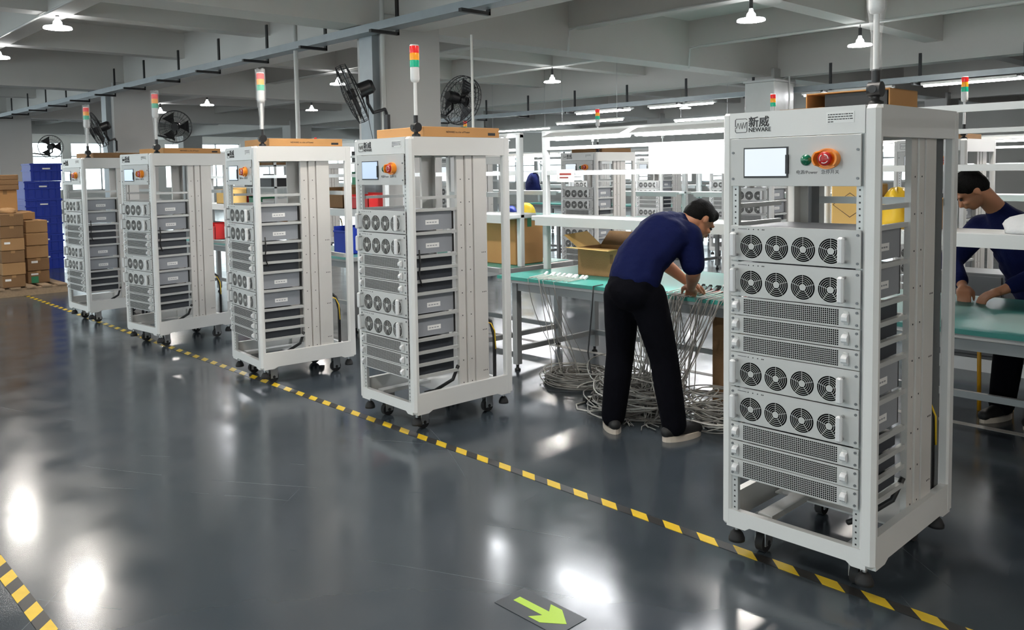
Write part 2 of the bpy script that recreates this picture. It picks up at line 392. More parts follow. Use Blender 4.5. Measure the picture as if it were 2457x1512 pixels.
def cable_tray(name, x0, x1, y, z, label, tubes, w=.16):
    r = empty(name, (0, y, z)); tag(r, label, 'cable tray')
    b = MB(); b.box(x0, x1, -w/2, w/2, 0, .006); b.box(x0, x1, -w/2-.003, -w/2, 0, .075); b.box(x0, x1, w/2, w/2+.003, 0, .075)
    b.box(x0, x1, -w/2-.003, w/2+.003, .075, .08); b.build('tray', 'galv', r)
    x = x0+.6
    while x < x1:
        h = MB(); h.box(x-.02, x+.02, w/2+.01, w/2+.03, -.05, .42); h.box(x-.02, x+.02, -w/2-.15, w/2+.03, -.05, -.02)
        h.build('hanger', 'black', r); x += 1.33
    for (a, b_) in tubes:
        f = MB().box(a, b_, -.06, .06, -.055, -.02).build('light_housing', 'pipe_white', r)
        MB().cyl((a+.03, -.02, -.068), (b_-.03, -.02, -.068), .016, n=6).build('tube', 'tube_glow', f)
    return r
cable_tray('cable_tray', -30, .5, 5.0, 2.97, 'galvanised cable tray crossing above the row of racks', [])
cable_tray('cable_tray', -16, .5, 12.95, 2.74, 'far cable tray carrying thin tube lights behind the nearest rack', [(-11.3, -9.9), (-9.5, -8.1), (-6.5, -5.1), (-4.7, -3.3), (-2.9, -1.5)], .12)
for k, (xa, xb, y_, lab) in enumerate(((-14.35, -12.4, 13.35, 'thin hanging tube light right of the carton on the second nearest rack'), (-11.25, -9.6, 12.3, 'thin hanging tube light below the far signal tower'), (-9.5, -8.2, 13.75, 'thin hanging tube light left of the nearest rack'))):
    r_ = empty('hanging_tube_light', (xa, y_, 2.45)); tag(r_, lab, 'light', 'hanging tube lights')
    MB().box(0, xb-xa, -.03, .03, .012, .04).build('light_housing', 'pipe_white', r_); MB().cyl((.02, 0, 0), (xb-xa-.02, 0, 0), .014, n=6).build('tube', 'tube_glow', r_)
    for q in (.15, xb-xa-.15): MB().cyl((q, 0, .04), (q, 0, 1.27), .003, n=5).build('suspension_wire', 'steel', r_)
def pipe(name, pts, r, label, mname='pipe_white', cat='conduit'):
    return tag(MB().tube(pts, r, 8).build(name, mname), label, cat)
pipe('conduit', [(-7.15, 8.05, 3.02), (-7.13, 8.05, 3.30), (-7.0, 8.07, 3.335), (-4.71, 8.07, 3.33), (.38, 8.07, 3.33)], .013, 'thin white conduit feeding the lamp above the bending worker')
pipe('conduit', [(-7.15, 10.72, 3.02), (-7.13, 10.72, 3.30), (-7.0, 10.74, 3.33), (.38, 10.74, 3.33)], .013, 'thin white conduit crossing behind the signal tower of the nearest rack')
pipe('conduit', [(-15.1, 2.74, 3.33), (-7.6, 2.74, 3.33)], .013, 'thin white conduit at the upper left corner')
pipe('conduit', [(-15.2, 8.07, 3.335), (-7.6, 8.07, 3.335)], .012, 'thin conduit on the ceiling right of the broad column')
pipe('conduit', [(-15.2, 10.74, 3.335), (-7.6, 10.74, 3.335)], .012, 'thin conduit reaching the lamp right of the broad column')
pipe('conduit', [(-6.5, 12.5, 0), (-6.5, 12.5, 2.95), (-6.98, 13.14, 2.98), (-6.98, 13.16, 0)], .014, 'thin white conduit loop beside the grey wall box')
pipe('drop_pole', [(-8.6, 5.0, .76), (-8.6, 5.0, 3.6)], .026, 'slim white power pole rising from behind the third rack to the ceiling', cat='pole')
pipe('drop_pole', [(-5.53, 4.96, .76), (-5.53, 4.96, 2.75)], .012, 'thin grey drop pole right of the broad column', cat='pole')
pipe('column_pipe', [(-7.09, 5.13, 0), (-7.09, 5.13, 3.7)], .024, 'white pipe running up the corner of the broad column', cat='pipe')
for (x, lab) in ((-7.5, 'grey steel cable trunk on the broad column'), (-15.5, 'grey steel cable trunk on the second column')):
    tag(MB().box(x+.05, x+.28, 5.09, 5.18, 0, 3.0).build('cable_trunk', 'galv', COLS[(x+.12, 5.555)]), lab)
b = MB().cbox(-7.05, -6.55, 12.12, 12.74, 1.2, 2.87, .01).box(-7.07, -6.53, 12.10, 12.76, 2.87, 2.9).build('control_box', 'plate_grey')
tag(b, 'tall grey control box against the far column behind the nearest rack', 'cabinet')
# ------------------------------------------------------------------ equipment racks
W, D, ZB, ZT = .6, .782, .12, 1.766
FAN_U = [(1.194, 1.332), (1.055, 1.192), (.697, .832), (.556, .695)]
MESH_U = [(.982, 1.053), (.908, .980), (.834, .906), (.480, .554), (.406, .478), (.334, .404)]
def make_grille():
    b = MB(); n = 40
    b.cyl((0, -.0004, 0), (0, .003, 0), .0455, n=n, m=0, sm=False)
    def ring(r0, r1, y0, y1, m, a0=0, a1=2*math.pi):
        k = n if a1-a0 > 6 else 2
        vs = []
        for i in range(k+1):
            a = a0+(a1-a0)*i/k
            for r in (r0, r1):
                for y in (y0, y1): vs.append((r*math.sin(a), y, r*math.cos(a)))
        fs = []
        for i in range(k):
            o, q = i*4, i*4+4
            fs += [(o, o+2, q+2, q), (o+2, o+3, q+3, q+2), (o+1, o, q, q+1)]
        b.add(vs, fs, m)
    for r in (.0185, .0255, .0325, .0395): ring(r-.0007, r+.0007, -.0016, 0, 1)
    b.cyl((0, -.0016, 0), (0, 0, 0), .0125, n=20, m=1, sm=False)
    for k in range(5):
        a = 2*math.pi*k/5; s, c = math.sin(a), math.cos(a)
        p = lambda r, t, y: (r*s+t*c, y, r*c-t*s)
        b.add([p(.012, -.0009, -.0015), p(.012, .0009, -.0015), p(.0455, .0009, -.0015), p(.0455, -.0009, -.0015)], [(0, 1, 2, 3)], 1)
    return b.mesh('fan_grille', ['void', 'plate_grey'])
def make_handle(h):
    b = MB(); y1 = -.042; r = .011
    b.cbox(-.0115, .0115, y1, y1+.020, -h/2, h/2, .006, 0)
    for z in (-h/2+.006, h/2-.006): b.cyl((0, y1+.016, z), (0, -.002, z), .0055, n=10, m=1)
    return b.mesh('handle', ['handle_white', 'steel'])
def make_knob():
    b = MB()
    b.cbox(-.009, .009, -.003, 0, -.024, .024, .001, 1)
    pr = [(-.016, -.003), (-.014, -.014), (-.007, -.022), (.005, -.022), (.013, -.015), (.016, -.003)]
    b.prism([(y, z) for z, y in pr], -.0105, .0105, 0, plane='yz')
    return b.mesh('knob', ['handle_white', 'plate_grey'])
def make_screw():
    return MB().cyl((0, -.0035, 0), (0, 0, 0), .0048, n=10, sm=False).mesh('screw', ['screw_steel'])
def make_perf():
    b = MB(); nx, nz = 50, 8
    x0, x1, h = -.187, .187, .058
    px, pz = (x1-x0)/nx, h/nz
    for i in range(nx):
        for j in range(nz):
            cx, cz = x0+px*(i+.5), -h/2+pz*(j+.5); a, c = px*.37, pz*.37
            b.add([(cx-a, 0, cz-c), (cx+a, 0, cz-c), (cx+a, 0, cz+c), (cx-a, 0, cz+c)], [(0, 1, 2, 3)])
    return b.mesh('perforation', ['void'])
def make_rack():
    r = empty('equipment_rack')
    L = lambda x: x-.3
    F = lambda y: y-.391
    P = lambda b, n, ms, par=r: b.build(n, ms, par)
    OB = lambda n, me, par, x, y, z: obj(n, me, par, (L(x), F(y), z))
    # frame
    P(MB().cbox(L(0), L(.037), F(0), F(.045), ZB+.004, ZT, .009), 'corner_post', 'rack_white')
    P(MB().cbox(L(.542), L(.6), F(0), F(.043), ZB+.004, ZT, .014), 'corner_post', 'rack_white')
    P(MB().cbox(L(0), L(.05), F(.727), F(.782), ZB+.004, ZT, .008), 'corner_post', 'rack_white')
    P(MB().cbox(L(.56), L(.6), F(.727), F(.782), ZB+.004, ZT, .008), 'corner_post', 'rack_white')
    hd = P(MB().box(L(.03), L(.55), F(.001), F(.03), 1.668, ZT-.001), 'header', 'rack_white')
    P(MB().box(L(.03), L(.57), F(.752), F(.781), 1.66, ZT-.001), 'rear_beam', 'rack_white')
    for xa, xb in ((.001, .03), (.57, .599)):
        P(MB().box(L(xa), L(xb), F(.03), F(.75), 1.655, ZT-.001), 'top_beam', 'rack_white')
        P(MB().prism([(F(.02), .242), (F(.02), ZB), (F(.1), ZB), (F(.13), ZB+.014), (F(.65), ZB+.014), (F(.68), ZB), (F(.76), ZB), (F(.76), .242)], L(xa), L(xb), plane='yz'), 'base_beam', 'rack_white')
    P(MB().prism([(L(.02), .19), (L(.02), ZB), (L(.1), ZB), (L(.12), ZB+.014), (L(.5), ZB+.014), (L(.52), ZB), (L(.57), ZB), (L(.57), .19)], F(.001), F(.03), plane='xz').box(L(.03), L(.57), F(.03), F(.055), .15, .165), 'base_beam', 'rack_white')
    P(MB().box(L(.03), L(.57), F(.752), F(.781), ZB, .2), 'base_beam', 'rack_white')
    P(MB().box(L(.02), L(.58), F(.02), F(.76), ZT-.012, ZT-.002), 'top_panel', 'rack_white')
    P(MB().box(L(.05), L(.56), F(.34), F(.75), .165, .172).box(L(.13), L(.19), F(.05), F(.42), .166, .19), 'floor_pan', 'plate_grey')
    for xa, xb in ((.037, .063), (.519, .543)):
        b = MB().box(L(xa), L(xb), F(.012), F(.03), .19, 1.668, 0)
        z = .2; xc = (xa+xb)/2
        while z < 1.66: b.box(L(xc-.003), L(xc+.003), F(.0113), F(.012), z-.003, z+.003, 1); z += .0223
        P(b, 'front_rail', ['rail_grey', 'black'])
    # inner folded channels carrying the slide rails
    for sgn in (1, -1):
        def X(x): return L(x) if sgn > 0 else -L(x)
        prof = [(.548, .372), (.566, .372), (.566, .418), (.545, .424), (.545, .432), (.570, .438), (.570, .480), (.548, .486), (.548, .494), (.573, .500), (.573, .592), (.540, .592), (.540, .598), (.578, .598), (.578, .494), (.553, .490), (.575, .484), (.575, .434), (.550, .428), (.571, .421), (.571, .366), (.548, .366)]
        if sgn < 0: prof = [(.548, .486), (.548, .494), (.573, .500), (.573, .592), (.540, .592), (.540, .598), (.578, .598), (.578, .494), (.553, .490), (.553, .486)]
        b = MB().prism([(X(x), F(y)) for x, y in prof], .175, 1.665, 0)
        for z in [q for q in np.arange(.25, 1.6, .14)]:
            for y in ((.392, .46) if sgn > 0 else ()): b.box(X(.5748) if sgn > 0 else X(.5762), X(.5762) if sgn > 0 else X(.5748), F(y-.003), F(y+.003), z-.003, z+.003, 1)
        for z in (.3, .56, .8, 1.05):
            for y in (.555, .568, .581): b.box(min(X(.578), X(.5785)), max(X(.578), X(.5785)), F(y-.003), F(y+.003), z-.003, z+.003, 1)
        P(b, 'inner_channel', ['channel', 'ink'])
        P(MB().box(min(X(.545), X(.565)), max(X(.545), X(.565)), F(.64), F(.712), .19, 1.66), 'rear_rail', 'dark_rail')
    lv = [1.405, 1.332]+[a for a, _ in FAN_U]+[a for a, _ in MESH_U]
    for z in lv:
        for sgn in (1, -1):
            xa, xb = (.545, .563); X0, X1 = (L(xa), L(xb)) if sgn > 0 else (-L(xb), -L(xa))
            P(MB().box(X0, X1, F(.045), F(.368), z-.009, z+.009), 'slide_rail', 'rail_grey')
    P(MB().box(L(.05), L(.55), F(.72), F(.745), 1.39, 1.42), 'cross_rail', 'rail_grey')
    P(MB().box(L(.05), L(.55), F(.72), F(.745), .9, .93), 'cross_rail', 'rail_grey')
    # logo and rating sticker on the header
    rx = (math.pi/2, 0, 0)
    b = MB(); q = [(.055, 1.690), (.104, 1.690), (.104, 1.742), (.055, 1.742)]
    b.tube([(L(x), F(-.0004), z) for x, z in ((.059, 1.690), (.100, 1.690), (.104, 1.694), (.104, 1.727))], .0011, 6)
    b.tube([(L(x), F(-.0004), z) for x, z in ((.104, 1.738), (.100, 1.742), (.059, 1.742), (.055, 1.738), (.055, 1.712))], .0011, 6)
    b.tube([(L(x), F(-.0004), z) for x, z in ((.055, 1.703), (.055, 1.694), (.059, 1.690))], .0011, 6)
    b.tube([(L(x), F(-.0004), z) for x, z in ((.054, 1.706), (.060, 1.708), (.066, 1.726), (.073, 1.704), (.078, 1.726), (.083, 1.704), (.089, 1.728), (.094, 1.706), (.100, 1.727), (.106, 1.728))], .0012, 6)
    lg = b.build('logo', 'ink', hd)
    text('logo_lettering', '新威', .043, 'ink', hd, (L(.110), F(.0), 1.7115), rx, .00055)
    text('logo_lettering', 'NEWARE', .0225, 'ink', hd, (L(.1105), F(.0), 1.6905), rx, .0003)
    P(MB().box(L(.414), L(.513), F(-.0004), F(.001), 1.707, 1.746), 'rating_sticker', 'label_white', hd)
    b = MB(); rs = random.Random(3)
    for k in range(4):
        x = .42; z = 1.738-k*.0085
        while x < (.505 if k < 3 else .44):
            w_ = rs.uniform(.004, .012); b.box(L(x), L(x+w_), F(-.0008), F(-.0003), z-.0022, z+.001); x += w_+.002
    P(b, 'sticker_print', 'ink', hd)
    # control panel
    cp = P(MB().cbox(L(.0375), L(.5395), F(-.003), F(.004), 1.484, 1.6655, .001), 'control_panel', 'plate_grey')
    P(MB().box(L(.094), L(.274), F(-.006), F(-.003), 1.515, 1.630).box(L(.266), L(.276), F(-.012), F(-.003), 1.53, 1.60), 'screen_bezel', 'black', cp)
    P(MB().box(L(.099), L(.267), F(-.0072), F(-.006), 1.522, 1.625), 'screen', 'screen', cp)
    P(MB().lathe([(.020, -.003), (.020, -.008), (.017, -.010)], (L(.343), F(0), 1.579), 24, axis='y').lathe([(.017, -.010), (.014, -.015), (.0001, -.018)], (L(.343), F(0), 1.579), 24, axis='y'), 'power_button', 'green_btn', cp)
    b = MB(); cx, cz = L(.423), 1.582; n = 36            # emergency stop guard: open-sided ring
    vs = []; fs = []
    for i in range(n+1):
        a = 2*math.pi*i/n; dd = -.036 if abs(math.cos(a)) < .72 else -.014
        for rr, yy in ((.041, -.003), (.041, dd), (.0355, dd), (.0355, -.003)): vs.append((cx+rr*math.cos(a+math.pi/2)*1.12, F(yy), cz+rr*math.sin(a+math.pi/2)*.9))
    for i in range(n):
        o, q_ = i*4, i*4+4
        for k in range(3): fs.append((o+k, o+k+1, q_+k+1, q_+k))
    b.add(vs, fs); b.cyl((cx, F(-.003), cz), (cx, F(-.008), cz), .036, n=28)
    P(b, 'stop_guard', 'orange', cp)
    P(MB().cyl((cx, F(-.008), cz), (cx, F(-.016), cz), .013, n=16).lathe([(.013, -.016), (.024, -.020), (.025, -.030), (.020, -.035), (.0001, -.036)], (cx, F(0), cz), 24, axis='y'), 'stop_button', 'red_btn', cp)
    b = MB()
    for k in range(3):
        pts = [(cx+.0155*math.cos(2*math.pi*(k+t/8)/3), F(-.0362), cz+.0155*math.sin(2*math.pi*(k+t/8)/3)) for t in range(7)]
        b.tube(pts, .0014, 6)
    P(b, 'stop_mark', 'label_white', cp)
    text('button_caption', '电源/Power', .0165, 'ink', cp, (L(.304), F(-.003), 1.529), rx)
    text('button_caption', '急停开关', .0165, 'ink', cp, (L(.398), F(-.003), 1.529), rx)
    sc = make_screw()
    for x in (.048, .529):
        for z in (1.512, 1.612): OB('screw', sc, cp, x, -.003, z)
    # modules
    gr, h1, kn, pf = make_grille(), make_handle(.095), make_knob(), make_perf()
    fp = MB().cbox(L(.039), L(.5425), F(-.003), F(.003), -.0675, .0675, .001).mesh('fan_module', ['plate_grey'])
    ch = MB().box(L(.066), L(.541), F(.012), F(.345), -.052, .062).box(L(.066), L(.541), F(.012), F(.345), .062, .065).mesh('chassis', ['chassis'])
    chb = MB().box(L(.07), L(.538), F(.345), F(.362), -.055, .055).mesh('chassis_end', ['black'])
    lb = MB().box(L(.541), L(.5416), F(.145), F(.245), -.020, .008, 0)
    for k in range(4): lb.box(L(.5416), L(.542), F(.155+k*.02), F(.169+k*.02), -.010, -.004, 1)
    lbm = lb.mesh('serial_label', ['label_white', 'chassis'])
    led = MB()
    for k, x in enumerate((.115, .135, .155, .172, .178)): led.cyl((L(x), F(-.0042), .055), (L(x), F(-.003), .055), .0022, n=8)
    for x in (.066,): led.box(L(.070), L(.108), F(-.0036), F(-.003), .0545, .0562)
    ledm = led.mesh('status_marks', ['ink'])
    for a, c in FAN_U:
        zc = (a+c)/2
        o = obj('fan_module', fp, r, (0, 0, zc))
        obj('chassis', ch, o); obj('chassis_end', chb, o); obj('serial_label', lbm, o); obj('status_marks', ledm, o)
        for x in (.126, .2295, .333, .4365): obj('fan_grille', gr, o, (L(x), F(-.0035), -.011))
        for x in (.066, .487): obj('handle', h1, o, (L(x), F(-.003), -.004))
        for x in (.049, .532):
            for z in (-.05, .05): obj('screw', sc, o, (L(x), F(-.003), z))
    mp = MB().cbox(L(.039), L(.5425), F(-.003), F(.003), -.0355, .0355, .001).mesh('mesh_module', ['plate_grey'])
    mc = MB().box(L(.066), L(.535), F(.012), F(.345), -.030, .024).mesh('tray_body', ['chassis_dark'])
    for a, c in MESH_U:
        o = obj('mesh_module', mp, r, (0, 0, (a+c)/2))
        obj('tray_body', mc, o); obj('perforation', pf, o, (L(.281), F(-.0034), 0))
        for x in (.066, .495): obj('knob', kn, o, (L(x), F(-.003), 0))
        for x in (.049, .532):
            for z in (-.022, .022): obj('screw', sc, o, (L(x), F(-.003), z))
    # cables inside
    P(MB().tube([(L(.575), F(.07), 1.10), (L(.577), F(.075), 1.02), (L(.575), F(.065), .95), (L(.57), F(.09), .88)], .005, 6), 'cable', 'black')
    P(MB().tube([(L(.56), F(.36), .36), (L(.53), F(.34), .27), (L(.45), F(.26), .2), (L(.42), F(.2), .19)], .011, 8), 'cable', 'black')
    P(MB().tube([(L(.52), F(.62), .62), (L(.55), F(.64), .60), (L(.56), F(.66), .5), (L(.56), F(.66), .2)], .012, 8, 0).tube([(L(.55), F(.60), .60), (L(.565), F(.63), .588), (L(.575), F(.652), .54), (L(.575), F(.66), .42)], .004, 6, 1), 'cable', ['black', 'yellow_plastic'])
    # feet and casters
    for x, y in ((.04, .045), (.55, .045), (.05, .737), (.555, .737)):
        P(MB().cyl((L(x), F(y), .09), (L(x), F(y), ZB+.01), .008, n=8, m=1).lathe([(.0001, .045), (.012, .044), (.024, .032), (.032, .012), (.032, 0), (.0001, 0)], (L(x), F(y), .05), 20), 'levelling_foot', ['rubber', 'steel'])
    for x, y in ((.11, .13), (.49, .13), (.11, .65), (.49, .65)):
        c = P(MB().box(L(x-.035), L(x+.035), F(y-.035), F(y+.035), ZB-.004, ZB+.03).box(L(x-.024), L(x-.019), F(y-.025), F(y+.03), .03, ZB).box(L(x+.019), L(x+.024), F(y-.025), F(y+.03), .03, ZB), 'caster', 'steel')
        P(MB().cyl((L(x-.016), F(y), .04), (L(x+.016), F(y), .04), .04, n=20).cyl((L(x-.026), F(y), .04), (L(x+.026), F(y), .04), .011, n=10), 'wheel', 'rubber', c)
    return r
def add_tower(r, film=True, x=.55, y=.085):
    L = lambda v: v-.3
    F = lambda v: v-.391
    c = (L(x), F(y), 0)
    t = MB().lathe([(.026, ZT), (.026, ZT+.012), (.013, ZT+.02), (.013, ZT+.03)], c, 16).cyl((c[0]-.022, c[1], ZT+.055), (c[0]+.022, c[1], ZT+.055), .027, n=18).cyl((c[0], c[1]-.03, ZT+.055), (c[0], c[1]+.03, ZT+.055), .014, n=12).cyl((c[0], c[1], ZT+.07), (c[0], c[1], ZT+.125), .014, n=12).build('signal_tower', 'black', r)
    MB().cyl((c[0], c[1], ZT+.12), (c[0], c[1], ZT+.325), .010, n=12).build('pole', 'tower_white', t)
    MB().lathe([(.010, ZT+.315), (.022, ZT+.32), (.0265, ZT+.335), (.0265, ZT+.403)], c, 20).build('tower_base', 'tower_white', t)
    for k, (nm, ms) in enumerate((('green_lens', 'lens_green'), ('amber_lens', 'lens_amber'), ('red_lens', 'lens_red'))):
        z = ZT+.404+k*.041
        b = MB().lathe([(.0265, z), (.0268, z+.002), (.0268, z+.038), (.0262, z+.0405)], c, 24)
        for j in range(8):
            a = 2*math.pi*j/8; b.cyl((c[0]+.0262*math.cos(a), c[1]+.0262*math.sin(a), z+.003), (c[0]+.0262*math.cos(a), c[1]+.0262*math.sin(a), z+.037), .0018, n=6)
        b.build(nm, ms, t)
    z = ZT+.404+.123
    MB().lathe([(.0265, z), (.0255, z+.006), (.0001, z+.008)], c, 20).build('tower_cap', 'tower_white', t)
    if film:
        rs = random.Random(11); b = MB(); n = 14; rows = []
        for (h, rad) in ((ZT+.555, .036), (ZT+.53, .033), (ZT+.46, .036), (ZT+.40, .034), (ZT+.34, .033), (ZT+.31, .024), (ZT+.24, .017), (ZT+.17, .016), (ZT+.12, .017)):
            rows.append([(c[0]+(rad+rs.uniform(-.003, .004))*math.cos(2*math.pi*i/n), c[1]+(rad+rs.uniform(-.003, .004))*math.sin(2*math.pi*i/n), h+(rs.uniform(-.008, .012) if h > ZT+.55 else 0)) for i in range(n)])
        vs = [v for q in rows for v in q]
        b.add(vs, [(i*n+k, i*n+(k+1) % n, (i+1)*n+(k+1) % n, (i+1)*n+k) for i in range(len(rows)-1) for k in range(n)], 0, True)
        b.build('plastic_sleeve', 'film', t)
    return t
def place_rack(o, nx, ny, yaw):
    a = R(yaw); c, s = math.cos(a), math.sin(a)
    o.location = (nx+c*(-.3)-s*.391, ny+s*(-.3)+c*.391, 0); o.rotation_euler.z = a
proto = make_rack()
RACKS = [((-1.197, 2.931, .42), True, 'large white open equipment rack nearest the viewer, with fan modules and control screen'),
         ((-3.863, 2.970, -1.86), False, 'white equipment rack left of the bending worker, second nearest, bare signal tower'),
         ((-5.581, 2.882, -5.58), True, 'white equipment rack in the middle of the row, beside the slim power pole'),
         ((-7.500, 2.873, 6.07), True, 'white equipment rack second from the left end of the row'),
         ((-9.336, 2.854, 2.36), True, 'white equipment rack at the far left end of the row by the blue crates')]
BACKR = [((-6.66, 8.0, 0), False, 'white rack standing behind the bench, left of the worker\'s head'),
         ((-4.33, 8.0, 0), False, 'white rack behind the nearest rack, its signal tower showing above the logo'),
         ((-2.50, 7.9, 0), False, 'white rack behind the seated worker at the right edge'),
         ((-9.25, 8.1, 0), False, 'white rack behind the second nearest rack, signal tower beside the broad column'),
         ((-1.35, 7.95, 2), False, 'white rack at the right edge behind the seated worker\'s back'),
         ((-14.9, 9.0, 0), False, 'white rack far behind the middle rack, tower tip above its carton'),
         ((-10.6, 12.6, 3), False, 'distant white rack left of the rack behind the bench'),
         ((-8.9, 12.5, -2), False, 'distant white rack showing through the rack behind the bench'),
         ((-7.4, 12.6, 0), False, 'distant white rack behind the worker\'s back'),
         ((-5.72, 12.5, 2), False, 'distant white rack just left of the nearest rack'),
         ((-2.6, 12.4, 0), False, 'distant white rack at the right seen over the seated worker')]
allr = [None]*(len(RACKS)+len(BACKR))
for i in range(1, len(allr)): allr[i] = copy_tree(proto)
allr[0] = proto
for i, ((nx, ny, a), film, lab) in enumerate(RACKS+BACKR):
    o = allr[i]; place_rack(o, nx, ny, a)
    tag(o, lab, 'rack', 'white equipment racks')
    add_tower(o, film)
    if i > 0:                # only the nearest rack has the dark rear rails
        for ch in list(o.children):
            if ch.name.startswith('rear_rail'): bpy.data.objects.remove(ch)
    if i in (1, 2, 3, 4):
        for ch in o.children:
            if ch.name.startswith('control_panel'):
                for g in ch.children:
                    if g.name.startswith('screen') and 'bezel' not in g.name:
                        g.data = g.data.copy(); g.data.materials[0] = MAT['screen_dim']
def on_rack(i, x, y):       # rack-local point on the top plate -> world
    o = allr[i]; a = o.rotation_euler.z; c, s = math.cos(a), math.sin(a); u, v = x-.3, y-.391
    return (o.location.x+c*u-s*v, o.location.y+s*u+c*v)
# ------------------------------------------------------------------ flat cartons on the racks
def flat_carton(i, x, y, w, d, h, label, mname='cardboard_orange', printed=True, rz=0):
    wx, wy = on_rack(i, x, y)
    r = empty('flat_carton', (wx, wy, ZT+.0005), allr[i].rotation_euler.z+R(rz)); tag(r, label, 'box', 'flat cartons on the racks')
    MB().cbox(-w/2, w/2, -d/2, d/2, 0, h, .003).build('carton_body', mname, r)
    MB().box(-w/2-.0006, w/2+.0006, -.022, .022, h, h+.0006).build('tape_strip', 'cardboard_yellow', r)
    if printed:
        text('carton_print', 'NEWARE is a lot of Power', .017, 'ink', r, (w/2+.0006, -d*.22, h*.42), (math.pi/2, 0, math.pi/2))
        MB().box(w/2, w/2+.0008, d*.34, d*.44, h*.22, h*.5).build('carton_mark', 'ink', r)
    return r
flat_carton(1, .30, .44, .50, .60, .062, 'flat orange-brown carton on top of the second nearest rack')
flat_carton(2, .30, .44, .48, .60, .058, 'flat brown carton on top of the middle rack')
flat_carton(3, .28, .46, .46, .58, .05, 'flat brown carton on top of the second rack from the left')
flat_carton(4, .30, .44, .50, .60, .055, 'flat dark carton on top of the leftmost rack', 'cardboard_dark', False)
flat_carton(5, .33, .42, .50, .58, .05, 'flat red-brown carton on the rack behind the bench', 'cardboard_dark', False)
flat_carton(7, .30, .42, .42, .50, .05, 'flat brown carton on the rack behind the seated worker', 'cardboard_dark', False)
# carton on the nearest rack: open-ended, a loose flap in front
wx, wy = on_rack(0, .375, .30)
r = empty('flat_carton', (wx, wy, ZT+.0005), R(.4)); tag(r, 'opened brown carton lying on top of the nearest rack', 'box', 'flat cartons on the racks')
b = MB(); hh = .065
b.box(-.12, .19, -.13, .13, 0, .004); b.box(-.12, .19, -.13, .13, hh-.004, hh); b.box(.186, .19, -.13, .13, 0, hh); b.box(-.12, -.116, -.13, .13, 0, hh); b.box(-.12, .19, .126, .13, 0, hh)
b.build('carton_body', 'cardboard_orange', r)
MB().box(-.17, .0, -.24, -.13, 0, .004).build('flap', 'cardboard', r)
MB().box(-.06, .17, -.10, -.02, .004, hh-.006).build('cavity_shade', 'black', r)  # black block paints the shade inside the open carton's hollow
# ------------------------------------------------------------------ workbenches
def bench(x0, x1, y0, y1, label, matm, lights=(), shelf=True, yu=4.96, z=.75, matlabel=None, top=1.86):
    r = empty('workbench', (x0, y0, 0)); tag(r, label, 'workbench', 'workbenches')
    w, d = x1-x0, y1-y0; u = yu-y0
    P = lambda b, n, ms, par=r: b.build(n, ms, par)
    P(MB().cbox(0, w, 0, d, z-.045, z, .004), 'table_top', 'bench_steel')
    lx = (.06, w-.11); ly = (.10, d-.15)
    for a in lx:
        for c in ly:
            lg = P(MB().box(a, a+.05, c, c+.05, .05, z-.045), 'leg', 'bench_steel')
            P(MB().lathe([(.0001, .05), (.012, .05), (.012, .02), (.024, .012), (.024, 0), (.0001, 0)], (a+.025, c+.025, 0), 12), 'foot', 'rubber', lg)
        P(MB().box(a+.01, a+.04, ly[0]+.05, ly[1], .15, .19), 'stretcher', 'bench_steel')
    P(MB().box(lx[0]+.05, lx[1], ly[1]+.01, ly[1]+.04, .15, .19), 'stretcher', 'bench_steel')
    P(MB().box(lx[0]+.05, lx[1], ly[0]+.01, ly[0]+.035, z-.12, z-.045), 'apron', 'bench_steel')
    for a in (0, w-.05):
        P(MB().cbox(a, a+.05, u-.025, u+.025, z, top, .006), 'upright', 'bench_white')
    if shelf:
        P(MB().cbox(0, w, u-.16, u+.17, 1.155, 1.195, .008).box(.05, w-.05, u-.165, u-.16, 1.12, 1.19), 'shelf', 'bench_white')
    P(MB().box(.05, w-.05, u-.02, u+.02, 1.515, 1.55), 'cross_rail', 'bench_white')
    P(MB().box(0, w, u-.02, u+.02, top-.03, top+.01), 'cross_rail', 'bench_white')
    P(MB().box(.05, w-.05, u-.02, u+.02, 1.715, 1.74), 'cross_rail', 'bench_white')
    for a, c in lights:
        f = P(MB().prism([(u-.16, 1.815), (u-.06, 1.85), (u+.04, 1.815), (u+.04, 1.808), (u-.06, 1.838), (u-.16, 1.808)], a-x0, c-x0, plane='yz'), 'light_fixture', 'bench_white')
        for yy in (u-.105, u-.02): P(MB().cyl((a-x0+.02, yy, 1.803), (c-x0-.02, yy, 1.803), .016, n=6), 'tube', 'tube_glow', f)
    mm = MB().box(x0+.005, x1-.005, y0-.004, yu-.03, z+.0005, z+.004).box(x0+.005, x1-.005, y0-.006, y0-.003, z-.02, z+.004)
    mm.box(x0+.055, x1-.055, yu-.03, y1-.005, z+.0005, z+.004)
    tag(mm.build('bench_mat', matm), matlabel, 'mat', 'bench mats')
    return r
bench(-4.68, -2.32, 4.42, 5.60, 'steel workbench with shelf and tube lights where the worker bends', 'mat_green', [(-4.55, -3.78), (-3.70, -2.5)], matlabel='green mat in front of the bending worker')
bench(-6.55, -4.93, 4.42, 5.60, 'steel workbench end showing behind the second nearest rack', 'mat_green', [(-6.4, -5.1)], matlabel='green mat under the tall carton behind the second nearest rack')
bench(-2.26, .15, 4.42, 5.60, 'workbench behind the nearest rack where the seated worker leans', 'mat_green_shaded', [], matlabel='green mat at the right edge of the picture, shade put into its colour')
bench(-10.75, -6.75, 4.42, 5.06, 'workbench behind the middle rack near the broad column', 'mat_green2', [(-10.4, -9.2), (-9.0, -7.8)], yu=4.90, matlabel='pale green mat behind the middle rack')
